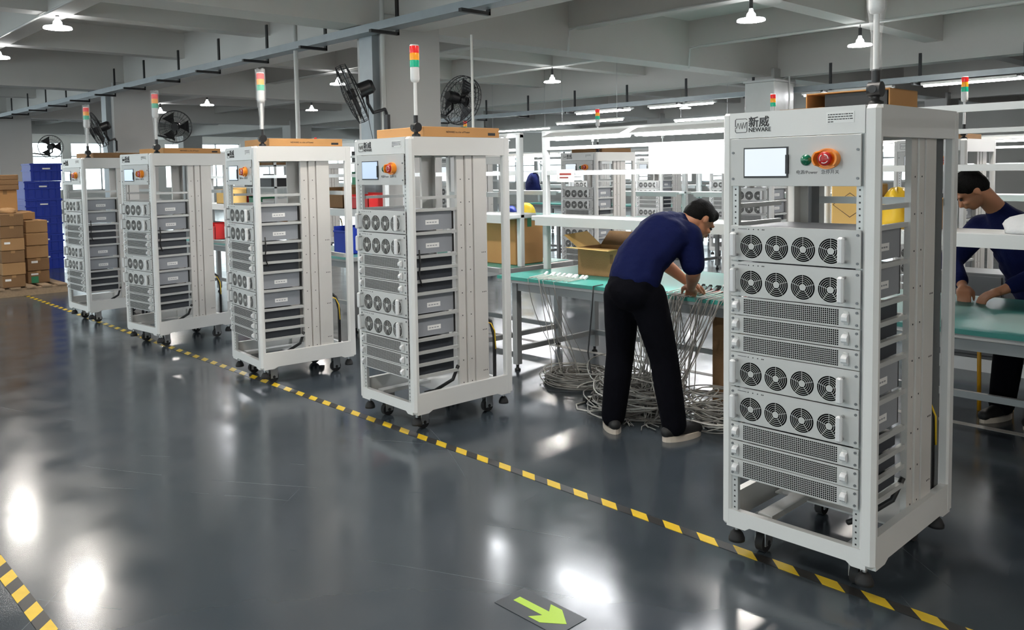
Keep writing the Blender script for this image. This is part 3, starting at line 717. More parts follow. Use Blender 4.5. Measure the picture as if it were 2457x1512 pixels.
for k, (xa, xb, lab) in enumerate(((-12.1, -9.75, 'far workbench with bags seen between the bench uprights'), (-9.6, -7.3, 'far workbench with tube lights left of the rack behind the bench'), (-7.1, -4.9, 'far workbench with tube lights behind the bending worker\'s head'), (-4.7, -2.3, 'far workbench hidden mostly by the nearest rack'), (-2.1, .3, 'far workbench with tube lights at the right edge'))):
    bench(xa, xb, 10.3, 11.4, lab, 'mat_green', [(xa+.1, xb-.1)], yu=10.85, matlabel='green mat on the '+lab.split(' with')[0].split(' hidden')[0]+(' with bags', ' left of the rack', ' behind the worker ', ' behind the nearest rack ', ' at the right edge')[k].rstrip())
for k, (xa, xb, lab) in enumerate(((-14.5, -12.2, 'distant workbench with tube lights at the left'), (-12.0, -9.8, 'distant workbench with tube lights in the middle'), (-9.6, -7.4, 'distant workbench with tube lights toward the right'))):
    bench(xa, xb, 14.6, 15.7, lab, 'mat_green', [(xa+.1, xb-.1)], yu=15.15, matlabel='green mat on the '+lab)
# ------------------------------------------------------------------ cartons, crates and bench goods
def carton(name, x, y, z, w, d, h, rz, label, mname='cardboard', tape='cardboard_yellow', marks=(), group=None):
    r = empty(name, (x, y, z), R(rz)); tag(r, label, 'box', group)
    MB().cbox(-w/2, w/2, -d/2, d/2, 0, h, .006).build('carton_body', mname, r)
    MB().box(-w/2-.001, w/2+.001, -.025, .025, h*.8, h+.001).build('tape_strip', tape, r)
    for (face, u, v, a, b_, ms) in marks:       # face 'f' = -y, 's' = +x
        q = MB()
        if face == 'f': q.box(u-a/2, u+a/2, -d/2-.0015, -d/2, v-b_/2, v+b_/2)
        else: q.box(w/2, w/2+.0015, u-a/2, u+a/2, v-b_/2, v+b_/2)
        q.build('box_label', ms, r)
    return r
# open carton on the bench
r = empty('open_carton', (-4.05, 5.0, .755), R(4)); tag(r, 'open brown carton with raised flaps on the green bench mat', 'box')
w_, d_, h_ = .36, .30, .21; t_ = .004
MB().box(-w_/2, w_/2, -d_/2, -d_/2+t_, 0, h_).box(-w_/2, w_/2, d_/2-t_, d_/2, 0, h_).box(-w_/2, -w_/2+t_, -d_/2, d_/2, 0, h_).box(w_/2-t_, w_/2, -d_/2, d_/2, 0, h_).box(-w_/2, w_/2, -d_/2, d_/2, 0, t_).build('carton_body', 'cardboard', r)
def flap(a, b, c, d):
    n = (Vector(b)-Vector(a)).cross(Vector(d)-Vector(a)).normalized()*.004
    vs = [Vector(q) for q in (a, b, c, d)]; vs += [q+n for q in vs]
    return MB().add(vs, [(0, 1, 2, 3), (7, 6, 5, 4), (0, 4, 5, 1), (1, 5, 6, 2), (2, 6, 7, 3), (3, 7, 4, 0)])
flap((-w_/2, -d_/2, h_), (w_/2, -d_/2, h_), (w_/2+.01, -d_/2-.14, h_+.0), (-w_/2-.01, -d_/2-.14, h_+.01)).build('flap', 'cardboard_yellow', r)
flap((-w_/2, d_/2, h_), (-w_/2, -d_/2, h_), (-w_/2-.13, -d_/2, h_+.09), (-w_/2-.13, d_/2, h_+.10)).build('flap', 'cardboard_yellow', r)
flap((w_/2, d_/2, h_), (-w_/2, d_/2, h_), (-w_/2, d_/2+.12, h_+.10), (w_/2, d_/2+.12, h_+.10)).build('flap', 'cardboard_dark', r)
MB().box(.115, .145, -d_/2-.001, -d_/2, .10, .17).build('carton_print', 'cardboard_dark', r)
carton('carton', -5.23, 5.13, .755, .42, .34, .40, 0, 'tall orange-brown carton on the bench behind the second nearest rack', 'cardboard_orange', 'green_plastic')
carton('carton', -2.75, 5.35, .755, .36, .28, .17, 2, 'brown carton on the bench under the worker\'s chin', 'cardboard')
carton('carton', -2.72, 4.80, 0, .42, .30, .64, 0, 'tall brown carton standing under the bench beside the nearest rack', 'cardboard_dark')
b = MB().cbox(-.19, .19, -.13, .13, 0, .014, .004).build('white_tray', 'label_white'); b.location = (-2.82, 5.02, .756); b.rotation_euler = (R(18), 0, 0); b.location.z = .80
tag(b, 'white plastic board propped on the bench by the worker\'s hand', 'board')
b = MB().box(-3.62, -3.02, 4.925, 4.935, 1.515, 1.725).build('notice_board', 'label_white'); tag(b, 'blank white board hanging under the bench lights', 'board')
r = empty('paper_sign', (-4.42, 4.93, 1.46)); tag(r, 'small white paper notice on the bench rail', 'sign')
MB().box(-.09, .09, -.002, 0, 0, .10).build('paper', 'label_white', r)
MB().box(-.06, .06, -.003, -.002, .055, .07).box(-.06, .03, -.003, -.002, .03, .04).build('printing', 'cable_red', r)
# goods on the shelves
def bin_(x, y, z, w, d, h, ms, label, rz=0, group='small bins on the shelves'):
    b = MB(); t = .006
    b.box(-w/2, w/2, -d/2, -d/2+t, 0, h*.75); b.box(-w/2, w/2, d/2-t, d/2, 0, h); b.box(-w/2, -w/2+t, -d/2, d/2, 0, h*.9); b.box(w/2-t, w/2, -d/2, d/2, 0, h*.9); b.box(-w/2, w/2, -d/2, d/2, 0, t)
    b.cbox(-w/2-.006, w/2+.006, -d/2-.006, -d/2+.004, h*.7, h*.76, .002)
    o = b.build('parts_bin', ms); o.location = (x, y, z); o.rotation_euler.z = R(rz)
    tag(o, label, 'bin', group); return o
bin_(-4.80, 10.85, 1.197, .20, .2, .12, 'blue_plastic', 'blue parts bin on the far shelf between the bench uprights')
def garment(x, y, z, w, d, h, ms, label, seed, cat='cloth'):
    rs = random.Random(seed); b = MB(); n, m_ = 18, 7; vs = []
    for j in range(m_+1):
        t = j/m_; rr = math.cos(t*math.pi/2)**.55
        for i in range(n):
            a = 2*math.pi*i/n; k = 1+.12*math.sin(3*a+seed+t*4)+rs.uniform(-.05, .05)
            vs.append((w/2*rr*k*math.cos(a), d/2*rr*k*math.sin(a), h*math.sin(t*math.pi/2)*(1+.06*math.sin(5*a+seed))))
    b.add(vs, [(i*n+k, i*n+(k+1) % n, (i+1)*n+(k+1) % n, (i+1)*n+k) for i in range(m_) for k in range(n)]+[tuple(range(n))[::-1]], 0, True)
    o = b.build('folded_cloth', ms); o.location = (x, y, z); tag(o, label, cat); return o
garment(-1.20, 4.93, 1.197, .34, .26, .10, 'white_cloth', 'crumpled white cloth heaped on the shelf before the seated worker', 2)
garment(-10.42, 10.55, .755, .36, .3, .22, 'yellow_plastic', 'yellow bag on the far bench between the uprights', 5, 'bag')
garment(-10.75, 10.50, .755, .3, .26, .16, 'blue_plastic', 'blue bag on the far bench between the uprights', 7, 'bag')
garment(-10.50, 10.85, 1.197, .30, .22, .30, 'shirt', 'dark jacket heaped on the far shelf between the uprights', 8, 'jacket')
carton('carton', -2.14, 4.97, 1.196, .22, .26, .25, 0, 'yellow-brown carton with a diamond mark seen through the nearest rack', 'cardboard_yellow')
r = bpy.data.objects['carton.003']
MB().tube([(-.10, -.1305, .13), (0, -.1305, .20), (.10, -.1305, .13), (0, -.1305, .06)], .002, 6, closed=True).build('diamond_mark', 'ink', r)
garment(-1.93, 4.98, 1.196, .16, .26, .22, 'yellow_plastic', 'yellow plastic bag heaped on the shelf behind the nearest rack', 9, 'bag')
carton('carton', -1.73, 4.98, 1.196, .10, .24, .17, 0, 'narrow orange carton on the shelf beside the rear post of the nearest rack', 'cardboard_orange')
# storage shelves far behind the row
def storage(x, y, w, d, tiers, label):
    r = empty('storage_shelf', (x, y, 0)); tag(r, label, 'shelf')
    for a in (0, w-.04):
        for c in (0, d-.04): MB().box(a, a+.04, c, c+.04, 0, 2.0).build('post', 'bench_white', r)
    for z in tiers: MB().box(0, w, 0, d, z-.03, z).build('shelf_board', 'bench_white', r)
storage(-17.6, 8.5, 2.0, .5, (.4, .85, 1.3, 1.75), 'white storage shelf far behind the second rack from the left')
storage(-12.9, 8.5, 2.0, .5, (.4, .85, 1.3, 1.75), 'white storage shelf behind the gap left of the broad column')
rs = random.Random(5); names = {'red_plastic': 'red', 'blue_plastic': 'blue', 'cardboard_dark': 'dark brown', 'cardboard_yellow': 'tan', 'black': 'black', 'label_white': 'white', 'green_plastic': 'green'}
seq = ['red_plastic', 'black', 'label_white', 'blue_plastic', 'red_plastic', 'cardboard_yellow', 'black', 'cardboard_dark', 'label_white', 'green_plastic', 'cardboard_dark', 'red_plastic']
k = 0
for si, sx in enumerate((-17.6, -12.9)):
    for ti, z in enumerate((.4, .85, 1.3, 1.75)):
        for q in range(3):
            ms = seq[(k*5+si+ti) % 12]; k += 1
            bin_(sx+.35+q*.62+rs.uniform(-.05, .05), 8.72, z+.0005, .5, .38, rs.uniform(.2, .32), ms,
                 '%s bin, %s on the %s tier of the %s storage shelf' % (names[ms], ('left', 'centre', 'right')[q], ('lowest', 'second', 'third', 'top')[ti], ('left', 'right')[si]), group='bins on the storage shelves')
bin_(-10.12, 4.72, .755, .34, .30, .22, 'red_plastic', 'red bin on the bench between the second and third racks from the left', group='bins on the near bench')
bin_(-10.48, 4.72, .755, .30, .30, .20, 'black', 'black bin on the bench behind the second rack from the left', group='bins on the near bench')
bin_(-10.10, 4.88, 1.196, .36, .24, .20, 'cardboard_yellow', 'tan bin on the bench shelf between the second and third racks from the left', group='bins on the near bench')
bin_(-7.12, 4.74, .755, .30, .28, .30, 'blue_plastic', 'tall blue bin on the bench between the middle rack and the second nearest', group='bins on the near bench')
bin_(-7.05, 4.88, 1.196, .34, .24, .16, 'red_plastic', 'red bin on the bench shelf left of the second nearest rack', group='bins on the near bench')
bin_(-7.50, 4.88, 1.196, .34, .24, .24, 'cardboard_dark', 'dark brown bin on the bench shelf behind the middle rack', group='bins on the near bench')
# pallet, brown cartons and blue crates at the far left
p = empty('wooden_pallet', (-13.6, 2.60, 0)); tag(p, 'low wooden pallet under the brown cartons at the left edge', 'pallet')
for k in range(5): MB().box(0, 1.32, .01+k*.19, .13+k*.19, .10, .12).build('deck_board', 'wood', p)
for k in range(3): MB().box(.02+k*.59, .12+k*.59, 0, .9, 0, .10).build('bearer', 'wood', p)
G = 'brown cartons on the pallet'
lw = 'label_white'
def bx(x, y, z, w, d, h, lab, ms='cardboard_dark', marks=(), rz=0): carton('carton', x, y, z, w, d, h, rz, lab, ms, 'cardboard', marks, G)
zz = [.121, .285, .448, .612, .775, .937]
nm_ = ['bottom', 'second', 'third', 'fourth', 'fifth', 'top']
for k in range(6):
    bx(-12.56+.01*(k % 2), 2.865, zz[k], .42, .275, .160, nm_[k]+' carton of the front stack at the left edge', ('cardboard_dark', 'cardboard')[k in (1, 3)], [('s', -.07, .1, .07, .028, lw)] if k in (0, 3) else [], rz=(-1, .5, 0, 1, -.5, 1)[k])
for k in range(5):
    bx(-12.80+.012*(k % 2), 3.225, zz[k]+(.01*k), .40, .275, .168, nm_[k]+' carton of the stack beside the blue crates', ('cardboard', 'cardboard_dark')[k in (0, 1)], {0: [('s', -.05, .05, .09, .09, 'green_plastic'), ('s', -.05, .125, .09, .024, lw)], 1: [('s', -.05, .12, .08, .03, lw)]}.get(k, []), rz=(0, .6, -.5, 0, 1)[k])
bx(-12.86, 3.16, .996, .30, .17, .10, 'small yellowish carton topping the stack beside the blue crates', 'cardboard')
bx(-13.25, 3.00, .121, .50, .56, .98, 'large carton behind the front stack at the left edge', 'cardboard_dark')
bx(-13.30, 2.98, 1.102, .38, .30, .30, 'rust-brown carton high at the left edge', 'cardboard_orange')
garment(-12.60, 2.87, 1.100, .3, .22, .07, 'cardboard', 'crumpled brown paper on the front carton stack', 21, 'paper')
for k in range(3): tag(MB().cbox(-.26, .26, -.16, .16, 0, .07, .006).build('flattened_cardboard', 'cardboard_dark'), ('lowest', 'middle', 'top')[k]+' grey-brown flattened cardboard sheet at the left edge', 'cardboard', 'flattened cardboard pile').location = (-13.30, 2.98, 1.403+k*.0705)
def crate(x, y, z, w, d, h, label, rz=0):
    r = empty('blue_crate', (x, y, z), R(rz)); tag(r, label, 'crate', 'stacked blue crates')
    b = MB(); t = .012
    tp = .02
    for s_ in (-1, 1):
        b.prism([(-w/2+tp, 0), (w/2-tp, 0), (w/2, h), (-w/2, h)], s_*d/2-s_*t, s_*d/2, plane='xz')
        b.prism([(-d/2+.001, 0), (d/2-.001, 0), (d/2-.001, h), (-d/2+.001, h)], s_*(w/2-tp/2)-t/2, s_*(w/2-tp/2)+t/2, plane='yz')
    b.box(-w/2+tp, w/2-tp, -d/2+t, d/2-t, 0, .01); b.build('crate_body', 'blue_plastic', r)
    q = MB()
    for z_ in (h-.03, h*.55): 
        q.box(-w/2-.012, w/2+.012, -d/2-.014, -d/2+.002, z_, z_+.025); q.box(-w/2-.012, w/2+.012, d/2-.002, d/2+.014, z_, z_+.025)
        q.box(-w/2-.014, -w/2+.004, -d/2-.014, d/2+.014, z_, z_+.025); q.box(w/2-.004, w/2+.014, -d/2-.014, d/2+.014, z_, z_+.025)
    for k in range(5): q.box(w/2-.01, w/2+.010, -d/2+.05+k*d/5.2, -d/2+.065+k*d/5.2, .02, h-.02)
    q.build('rim', 'blue_plastic', r)
    MB().box(w/2+.006, w/2+.016, -.06, .06, h*.66, h*.74).build('hand_grip', 'label_white', r)
for k in range(6):
    crate(-15.9+(.02 if k % 2 else 0), 4.13+(k == 5)*.06, .001+k*.302, .55, .56 if k < 5 else .48, .30, ('lowest', 'second lowest', 'third', 'fourth', 'fifth', 'topmost')[k]+' blue plastic crate in the stack at the left')
# ------------------------------------------------------------------ stools
def stool(x, y, label):
    r = empty('stool', (x, y, 0)); tag(r, label, 'stool')
    MB().cbox(-.17, .17, -.17, .17, .445, .47, .006).build('seat', 'black', r)
    for sx in (-1, 1):
        for sy in (-1, 1): MB().tube([(sx*.165, sy*.165, 0), (sx*.155, sy*.155, .43), (sx*.14, sy*.14, .445)], .0125, 8).build('leg', 'yellow_paint', r)
        MB().tube([(sx*.155, -.155, .43), (sx*.155, .155, .43)], .012, 8).build('seat_rail', 'yellow_paint', r)
    for sy in (-1, 1): MB().tube([(-.155, sy*.155, .43), (.155, sy*.155, .43)], .012, 8).build('seat_rail', 'yellow_paint', r)
stool(-1.895, 5.955, 'yellow-legged stool behind the bench beside the seated worker')
stool(-1.42, 6.08, 'stool under the seated worker')
r = empty('low_cabinet', (-1.65, 7.05, 0)); tag(r, 'low dark grey cabinet on a pale base behind the yellow stool', 'cabinet')
MB().cbox(-.8, .8, -.18, .18, .10, .74, .006).build('cabinet_body', 'dark_rail', r)
MB().box(-.79, .79, -.17, .17, 0, .10).build('base', 'bench_white', r)
for k in range(3): 
    dr = MB().cbox(-.78+k*.525, -.27+k*.525, -.195, -.18, .13, .72, .003).build('door', 'dark_rail', r)
    MB().box(-.33+k*.525, -.315+k*.525, -.21, -.195, .36, .50).build('handle', 'steel', dr)
# ------------------------------------------------------------------ wall fans
def fan(x, y, z, az, tilt, label, mount):
    r = empty('wall_fan', (x, y, z)); tag(r, label, 'fan', 'black wall fans')
    M = Matrix.Rotation(az, 4, 'Z') @ Matrix.Rotation(tilt, 4, 'Y')      # local +x = blowing axis
    b = MB(); b.M = M
    Rr = .30
    for rad, xx in ((Rr, 0), (Rr*.98, .05), (Rr*.98, -.05), (Rr*.62, .075), (Rr*.62, -.07), (Rr*.3, .085)):
        b.tube([(xx, rad*math.cos(2*math.pi*k/32), rad*math.sin(2*math.pi*k/32)) for k in range(32)], .005 if rad > .28 else .003, 5, closed=True)
    for k in range(28):
        a = 2*math.pi*k/28; c, s = math.cos(a), math.sin(a)
        b.tube([(.085, .07*c, .07*s), (.075, Rr*.62*c, Rr*.62*s), (.05, Rr*.98*c, Rr*.98*s), (0, Rr*c, Rr*s), (-.05, Rr*.98*c, Rr*.98*s), (-.07, Rr*.62*c, Rr*.62*s), (-.08, .08*c, .08*s)], .0022, 4)
    b.cyl((.08, 0, 0), (.09, 0, 0), .07, n=20)
    b.build('cage', 'fan_black', r)
    b = MB(); b.M = M
    for k in range(3):
        a0 = 2*math.pi*k/3; vs = []
        for i in range(7):
            t = i/6; rr = .05+.22*t
            for sgn in (-1, 1):
                a = a0+sgn*(.28+.20*t); vs.append((.02*sgn-.0, rr*math.cos(a), rr*math.sin(a)))
        for v in list(vs): vs.append((v[0]+.004, v[1], v[2]))
        fs = []
        for i in range(6):
            o = 2*i; fs += [(o, o+1, o+3, o+2), (o+14, o+16, o+17, o+15), (o, o+2, o+16, o+14), (o+1, o+15, o+17, o+3)]
        b.add(vs, fs)
    b.cyl((-.03, 0, 0), (.04, 0, 0), .05, n=18); b.build('blades', 'fan_black', r)
    b = MB(); b.M = M
    b.cyl((-.08, 0, 0), (-.20, 0, 0), .075, .07, n=18).cyl((-.20, 0, 0), (-.23, 0, 0), .07, .05, n=18); b.build('motor', 'fan_black', r)
    neck = M @ Vector((-.13, 0, -.08))
    mt = Vector(mount)-Vector((x, y, z))
    MB().tube([M @ Vector((-.13, 0, -.06)), neck+Vector((0, 0, -.07)), neck+Vector((0, 0, -.10))*1.0+(mt-neck)*.25, Vector((mt.x*.85+neck.x*.15, mt.y*.85+neck.y*.15, neck.z-.11)), mt+Vector((0, -.02, .08)), mt], .017, 8).build('bracket_arm', 'fan_black', r)
    MB().box(mt.x-.03, mt.x+.03, mt.y-.03, mt.y+.005, mt.z-.12, mt.z+.06).build('wall_mount', 'fan_black', r)
    pts = [neck+Vector((0, 0, -.1))]
    for k in range(1, 9):
        t = k/9; q = neck.lerp(mt, t); pts.append(q+Vector((0, -.02, -.1-.33*math.sin(math.pi*t))))
    pts.append(mt+Vector((0, 0, -.1)))
    MB().tube(pts, .003, 5).build('power_cord', 'black', r)
fan(-7.02, 4.70, 2.34, R(233), R(22), 'black caged wall fan on the broad column', (-7.03, 5.135, 2.09))
fan(-14.6, 4.72, 2.34, R(240), R(24), 'black caged wall fan on the second column', (-14.9, 5.135, 2.12))
fan(-15.5, 6.42, 2.48, R(330), R(8), 'black wall fan seen between the second and third signal towers', (-15.38, 5.95, 2.2))
fan(-7.75, 6.75, 2.42, R(95), R(12), 'dark wall fan partly hidden behind the right side of the broad column', (-7.5, 5.95, 2.12))
fan(-23.4, 6.42, 2.36, R(330), R(8), 'far wall fan in front of the bright window at the left', (-23.38, 5.95, 2.1))
# ------------------------------------------------------------------ cables
def cable_stuff(name, seed, gen, ms, label, r=.0042):
    rs = random.Random(seed); b = MB()
    for pts, mi in gen(rs): b.tube(pts, r, 5, mi, caps=False)
    return tag(b.build(name, ms), label, 'cables', kind='stuff')
def arc_loops(cx, cy, n, r0, r1, hmax, jit=.05, squash=1.0):
    def g(rs):
        for k in range(n):
            a0 = rs.uniform(0, 6.28); ln = rs.uniform(3.5, 6.3); rad = rs.uniform(r0, r1); ex, ey = rs.uniform(-jit, jit), rs.uniform(-jit, jit)
            z = .005+hmax*(k/n)*rs.uniform(.5, 1); tl, ph = rs.uniform(0, .3)*hmax, rs.uniform(0, 6.28)
            N = 18; pts = []
            for i in range(N+1):
                a = a0+ln*i/N; rr = rad*(1+.07*math.sin(3*a+ph))
                pts.append((cx+ex+rr*math.cos(a), cy+ey+rr*squash*math.sin(a), max(.0045, z+tl*math.sin(a+ph))))
            yield pts, rs.choice((0, 0, 0, 1, 2))
    return g
def strands(n, x0, x1, y0, y1, ztop, bx, by, sx, sy, sag=.06):
    def g(rs):
        for k in range(n):
            t = rs.random(); p = Vector((x0+(x1-x0)*t, y0+rs.uniform(-.03, .03)+(y1-y0)*t, ztop)); q = Vector((bx+rs.uniform(-sx, sx), by+rs.uniform(-sy, sy), .01))
            e = Vector((p.x+rs.uniform(-.01, .01), y0+(y1-y0)*t+.10, ztop+.004))
            m1 = p.lerp(q, .3)+Vector((rs.uniform(-sag, sag), rs.uniform(-sag, sag), -.12)); m2 = p.lerp(q, .7)+Vector((rs.uniform(-sag, sag), rs.uniform(-sag, sag), -.05))
            pts = [e, p]
            for i in range(1, 13):
                s = i/12; pts.append(p*(1-s)**3+m1*3*s*(1-s)**2+m2*3*s*s*(1-s)+q*s**3)
            tail = pts[-1]; a = rs.uniform(0, 6.28)
            for i in range(1, 5): pts.append(tail+Vector((.05*i*math.cos(a+i*.3), .05*i*math.sin(a+i*.3), 0)))
            yield pts, rs.choice((0, 0, 1, 2))
    return g
CM = ['cable_grey', 'cable_white', 'cable_grey']
cable_stuff('cable_coil', 1, arc_loops(-4.02, 4.62, 70, .10, .27, .08), CM, 'coil of thin grey cables on the floor under the bench')
cable_stuff('cable_pile', 2, arc_loops(-3.28, 4.30, 95, .08, .30, .26, .1), CM, 'tangled pile of grey cables on the floor between the worker\'s feet')
cable_stuff('cable_pile', 3, arc_loops(-2.72, 4.38, 55, .05, .22, .22, .08), CM+['cable_red'], 'tangle of cables on the floor between the worker and the nearest rack')
cable_stuff('hanging_cables', 4, strands(70, -3.45, -2.70, 4.405, 4.405, .757, -3.15, 4.32, .22, .16), CM, 'bunch of thin cables hanging from the bench edge behind the worker\'s legs', .0032)
cable_stuff('hanging_cables', 5, strands(9, -4.38, -3.95, 4.405, 4.405, .757, -4.05, 4.6, .15, .12), CM, 'few thin cables hanging from the bench edge to the floor coil', .0028)
def plug_row(x0, x1, y, n, label, ms):
    b = MB(); rs = random.Random(int(-x0*10))
    for k in range(n):
        x = x0+(x1-x0)*k/(n-1); a = rs.uniform(-.2, .2)
        b.tube([(x, y-.10, .759), (x+.02*a, y, .762), (x+.1*a, y+.08, .764)], .004, 5, 1)
        b.M = Matrix.Translation((x+.1*a, y+.1, .765)) @ Matrix.Rotation(-a, 4, 'Z') @ Matrix.Rotation(R(25), 4, 'X')
        b.cbox(-.010, .010, -.025, .025, -.006, .010, .002, 0); b.M = None
    return tag(b.build('cable_plugs', ms), label, 'cables', kind='stuff')
plug_row(-4.36, -3.98, 4.55, 11, 'row of pale cable ends laid on the green mat', ['label_white', 'cable_white'])
plug_row(-3.16, -2.62, 4.62, 16, 'row of dark and light cable plugs laid on the mat by the worker\'s hand', ['chrome', 'cable_white'])
plug_row(-3.12, -2.60, 4.70, 14, 'second row of dark cable plugs behind the first on the mat', ['black', 'cable_red'])
tag(MB().tube([(-3.70, 4.50, .757), (-3.70, 4.40, .757), (-3.71, 4.395, .6), (-3.72, 4.36, .3), (-3.66, 4.34, .08), (-3.62, 4.33, .03)], .005, 6).build('extension_cable', 'black'), 'black power cable hanging from the bench to the power adapter', 'cord')
r = empty('power_adapter', (-3.60, 4.27, 0), R(60)); tag(r, 'black power adapter with a white label on the floor beside the worker\'s foot', 'adapter')
MB().cbox(-.065, .065, -.03, .03, .0, .034, .004).build('adapter_body', 'black', r); MB().box(-.035, .03, -.02, .02, .034, .0346).build('rating_label', 'label_white', r)
tag(MB().tube([(-3.62, 4.22, .006), (-3.62, 4.12, .005), (-3.55, 4.05, .005), (-3.46, 4.06, .005), (-3.42, 4.14, .005), (-3.40, 4.22, .01)], .006, 6).build('loose_cable', 'cable_white'), 'loop of white cable on the floor left of the worker\'s shoe', 'cable')
# ------------------------------------------------------------------ people
import bmesh
def blob(name, shapes, ms, parent, voxel=.010, smooth=5, z_floor=None):
    """one continuous skin grown from tapered limbs and ellipsoids"""
    bm = bmesh.new()
    def sphere(c, r, sc=(1, 1, 1), rot=None):
        M = Matrix.Translation(c) @ (rot.to_4x4() if rot else Matrix.Identity(4)) @ Matrix.Diagonal((r*sc[0], r*sc[1], r*sc[2], 1))
        bmesh.ops.create_icosphere(bm, subdivisions=2, radius=1, matrix=M)
    for s in shapes:
        if s[0] == 'c':         # chain of (point, radius)
            ch = s[1]
            for (p, r) in ch: sphere(Vector(p), r)
            for (p, ra), (q, rb) in zip(ch, ch[1:]):
                p, q = Vector(p), Vector(q); d = q-p
                if d.length < 1e-6: continue
                M = Matrix.Translation((p+q)/2) @ d.to_track_quat('Z', 'Y').to_matrix().to_4x4()
                bmesh.ops.create_cone(bm, cap_ends=True, segments=14, radius1=ra, radius2=rb, depth=d.length, matrix=M)
        else:                   # ellipsoid: center, radii, rotation
            sphere(Vector(s[1]), 1, s[2], s[3] if len(s) > 3 else None)
    me = bpy.data.meshes.new(name); bm.to_mesh(me); bm.free()
    o = bpy.data.objects.new(name, me); COL.objects.link(o)
    q = o.modifiers.new('r', 'REMESH'); q.mode = 'VOXEL'; q.voxel_size = voxel
    q2 = o.modifiers.new('s', 'SMOOTH'); q2.factor = .5; q2.iterations = smooth
    bpy.context.view_layer.update()
    m2 = bpy.data.meshes.new_from_object(o.evaluated_get(bpy.context.evaluated_depsgraph_get()))
    bpy.data.objects.remove(o); m2.name = name
    m2.materials.clear(); m2.materials.append(MAT[ms])
    m2.polygons.foreach_set('use_smooth', [True]*len(m2.polygons))
    return obj(name, m2, parent)
def hand(wrist, tip_dir, palm_n, side, curl):
    """palm, four fingers and a thumb as chains; tip_dir = wrist to knuckles, palm_n = palm facing"""
    f = Vector(tip_dir).normalized(); n = Vector(palm_n); n = (n-f*n.dot(f)).normalized(); s = f.cross(n)*side
    w = Vector(wrist); out = []
    out.append(('c', [(w, .026), (w+f*.04, .027)]))
    for k, (off, ln) in enumerate(((.030, .072), (.010, .080), (-.010, .074), (-.029, .058))):
        base = w+f*.045+s*off*.8; kn = w+f*.088+s*off
        d1 = (f*math.cos(curl*.5)+n*math.sin(curl*.5)); d2 = (f*math.cos(curl*1.3)+n*math.sin(curl*1.3)); d3 = (f*math.cos(curl*2)+n*math.sin(curl*2))
        out.append(('c', [(base, .014), (kn, .0115), (kn+d1*ln*.45, .0095), (kn+d1*ln*.45+d2*ln*.33, .0088), (kn+d1*ln*.45+d2*ln*.33+d3*ln*.25, .0078)]))
    b0 = w+f*.03+s*.026; d = (f*.7+s*.6+n*.35).normalized()
    out.append(('c', [(b0, .017), (b0+d*.040, .0125), (b0+d*.040+(f*.9+n*.4).normalized()*.030, .0105), (b0+d*.040+(f*.9+n*.4).normalized()*.055, .0085)]))
    return out
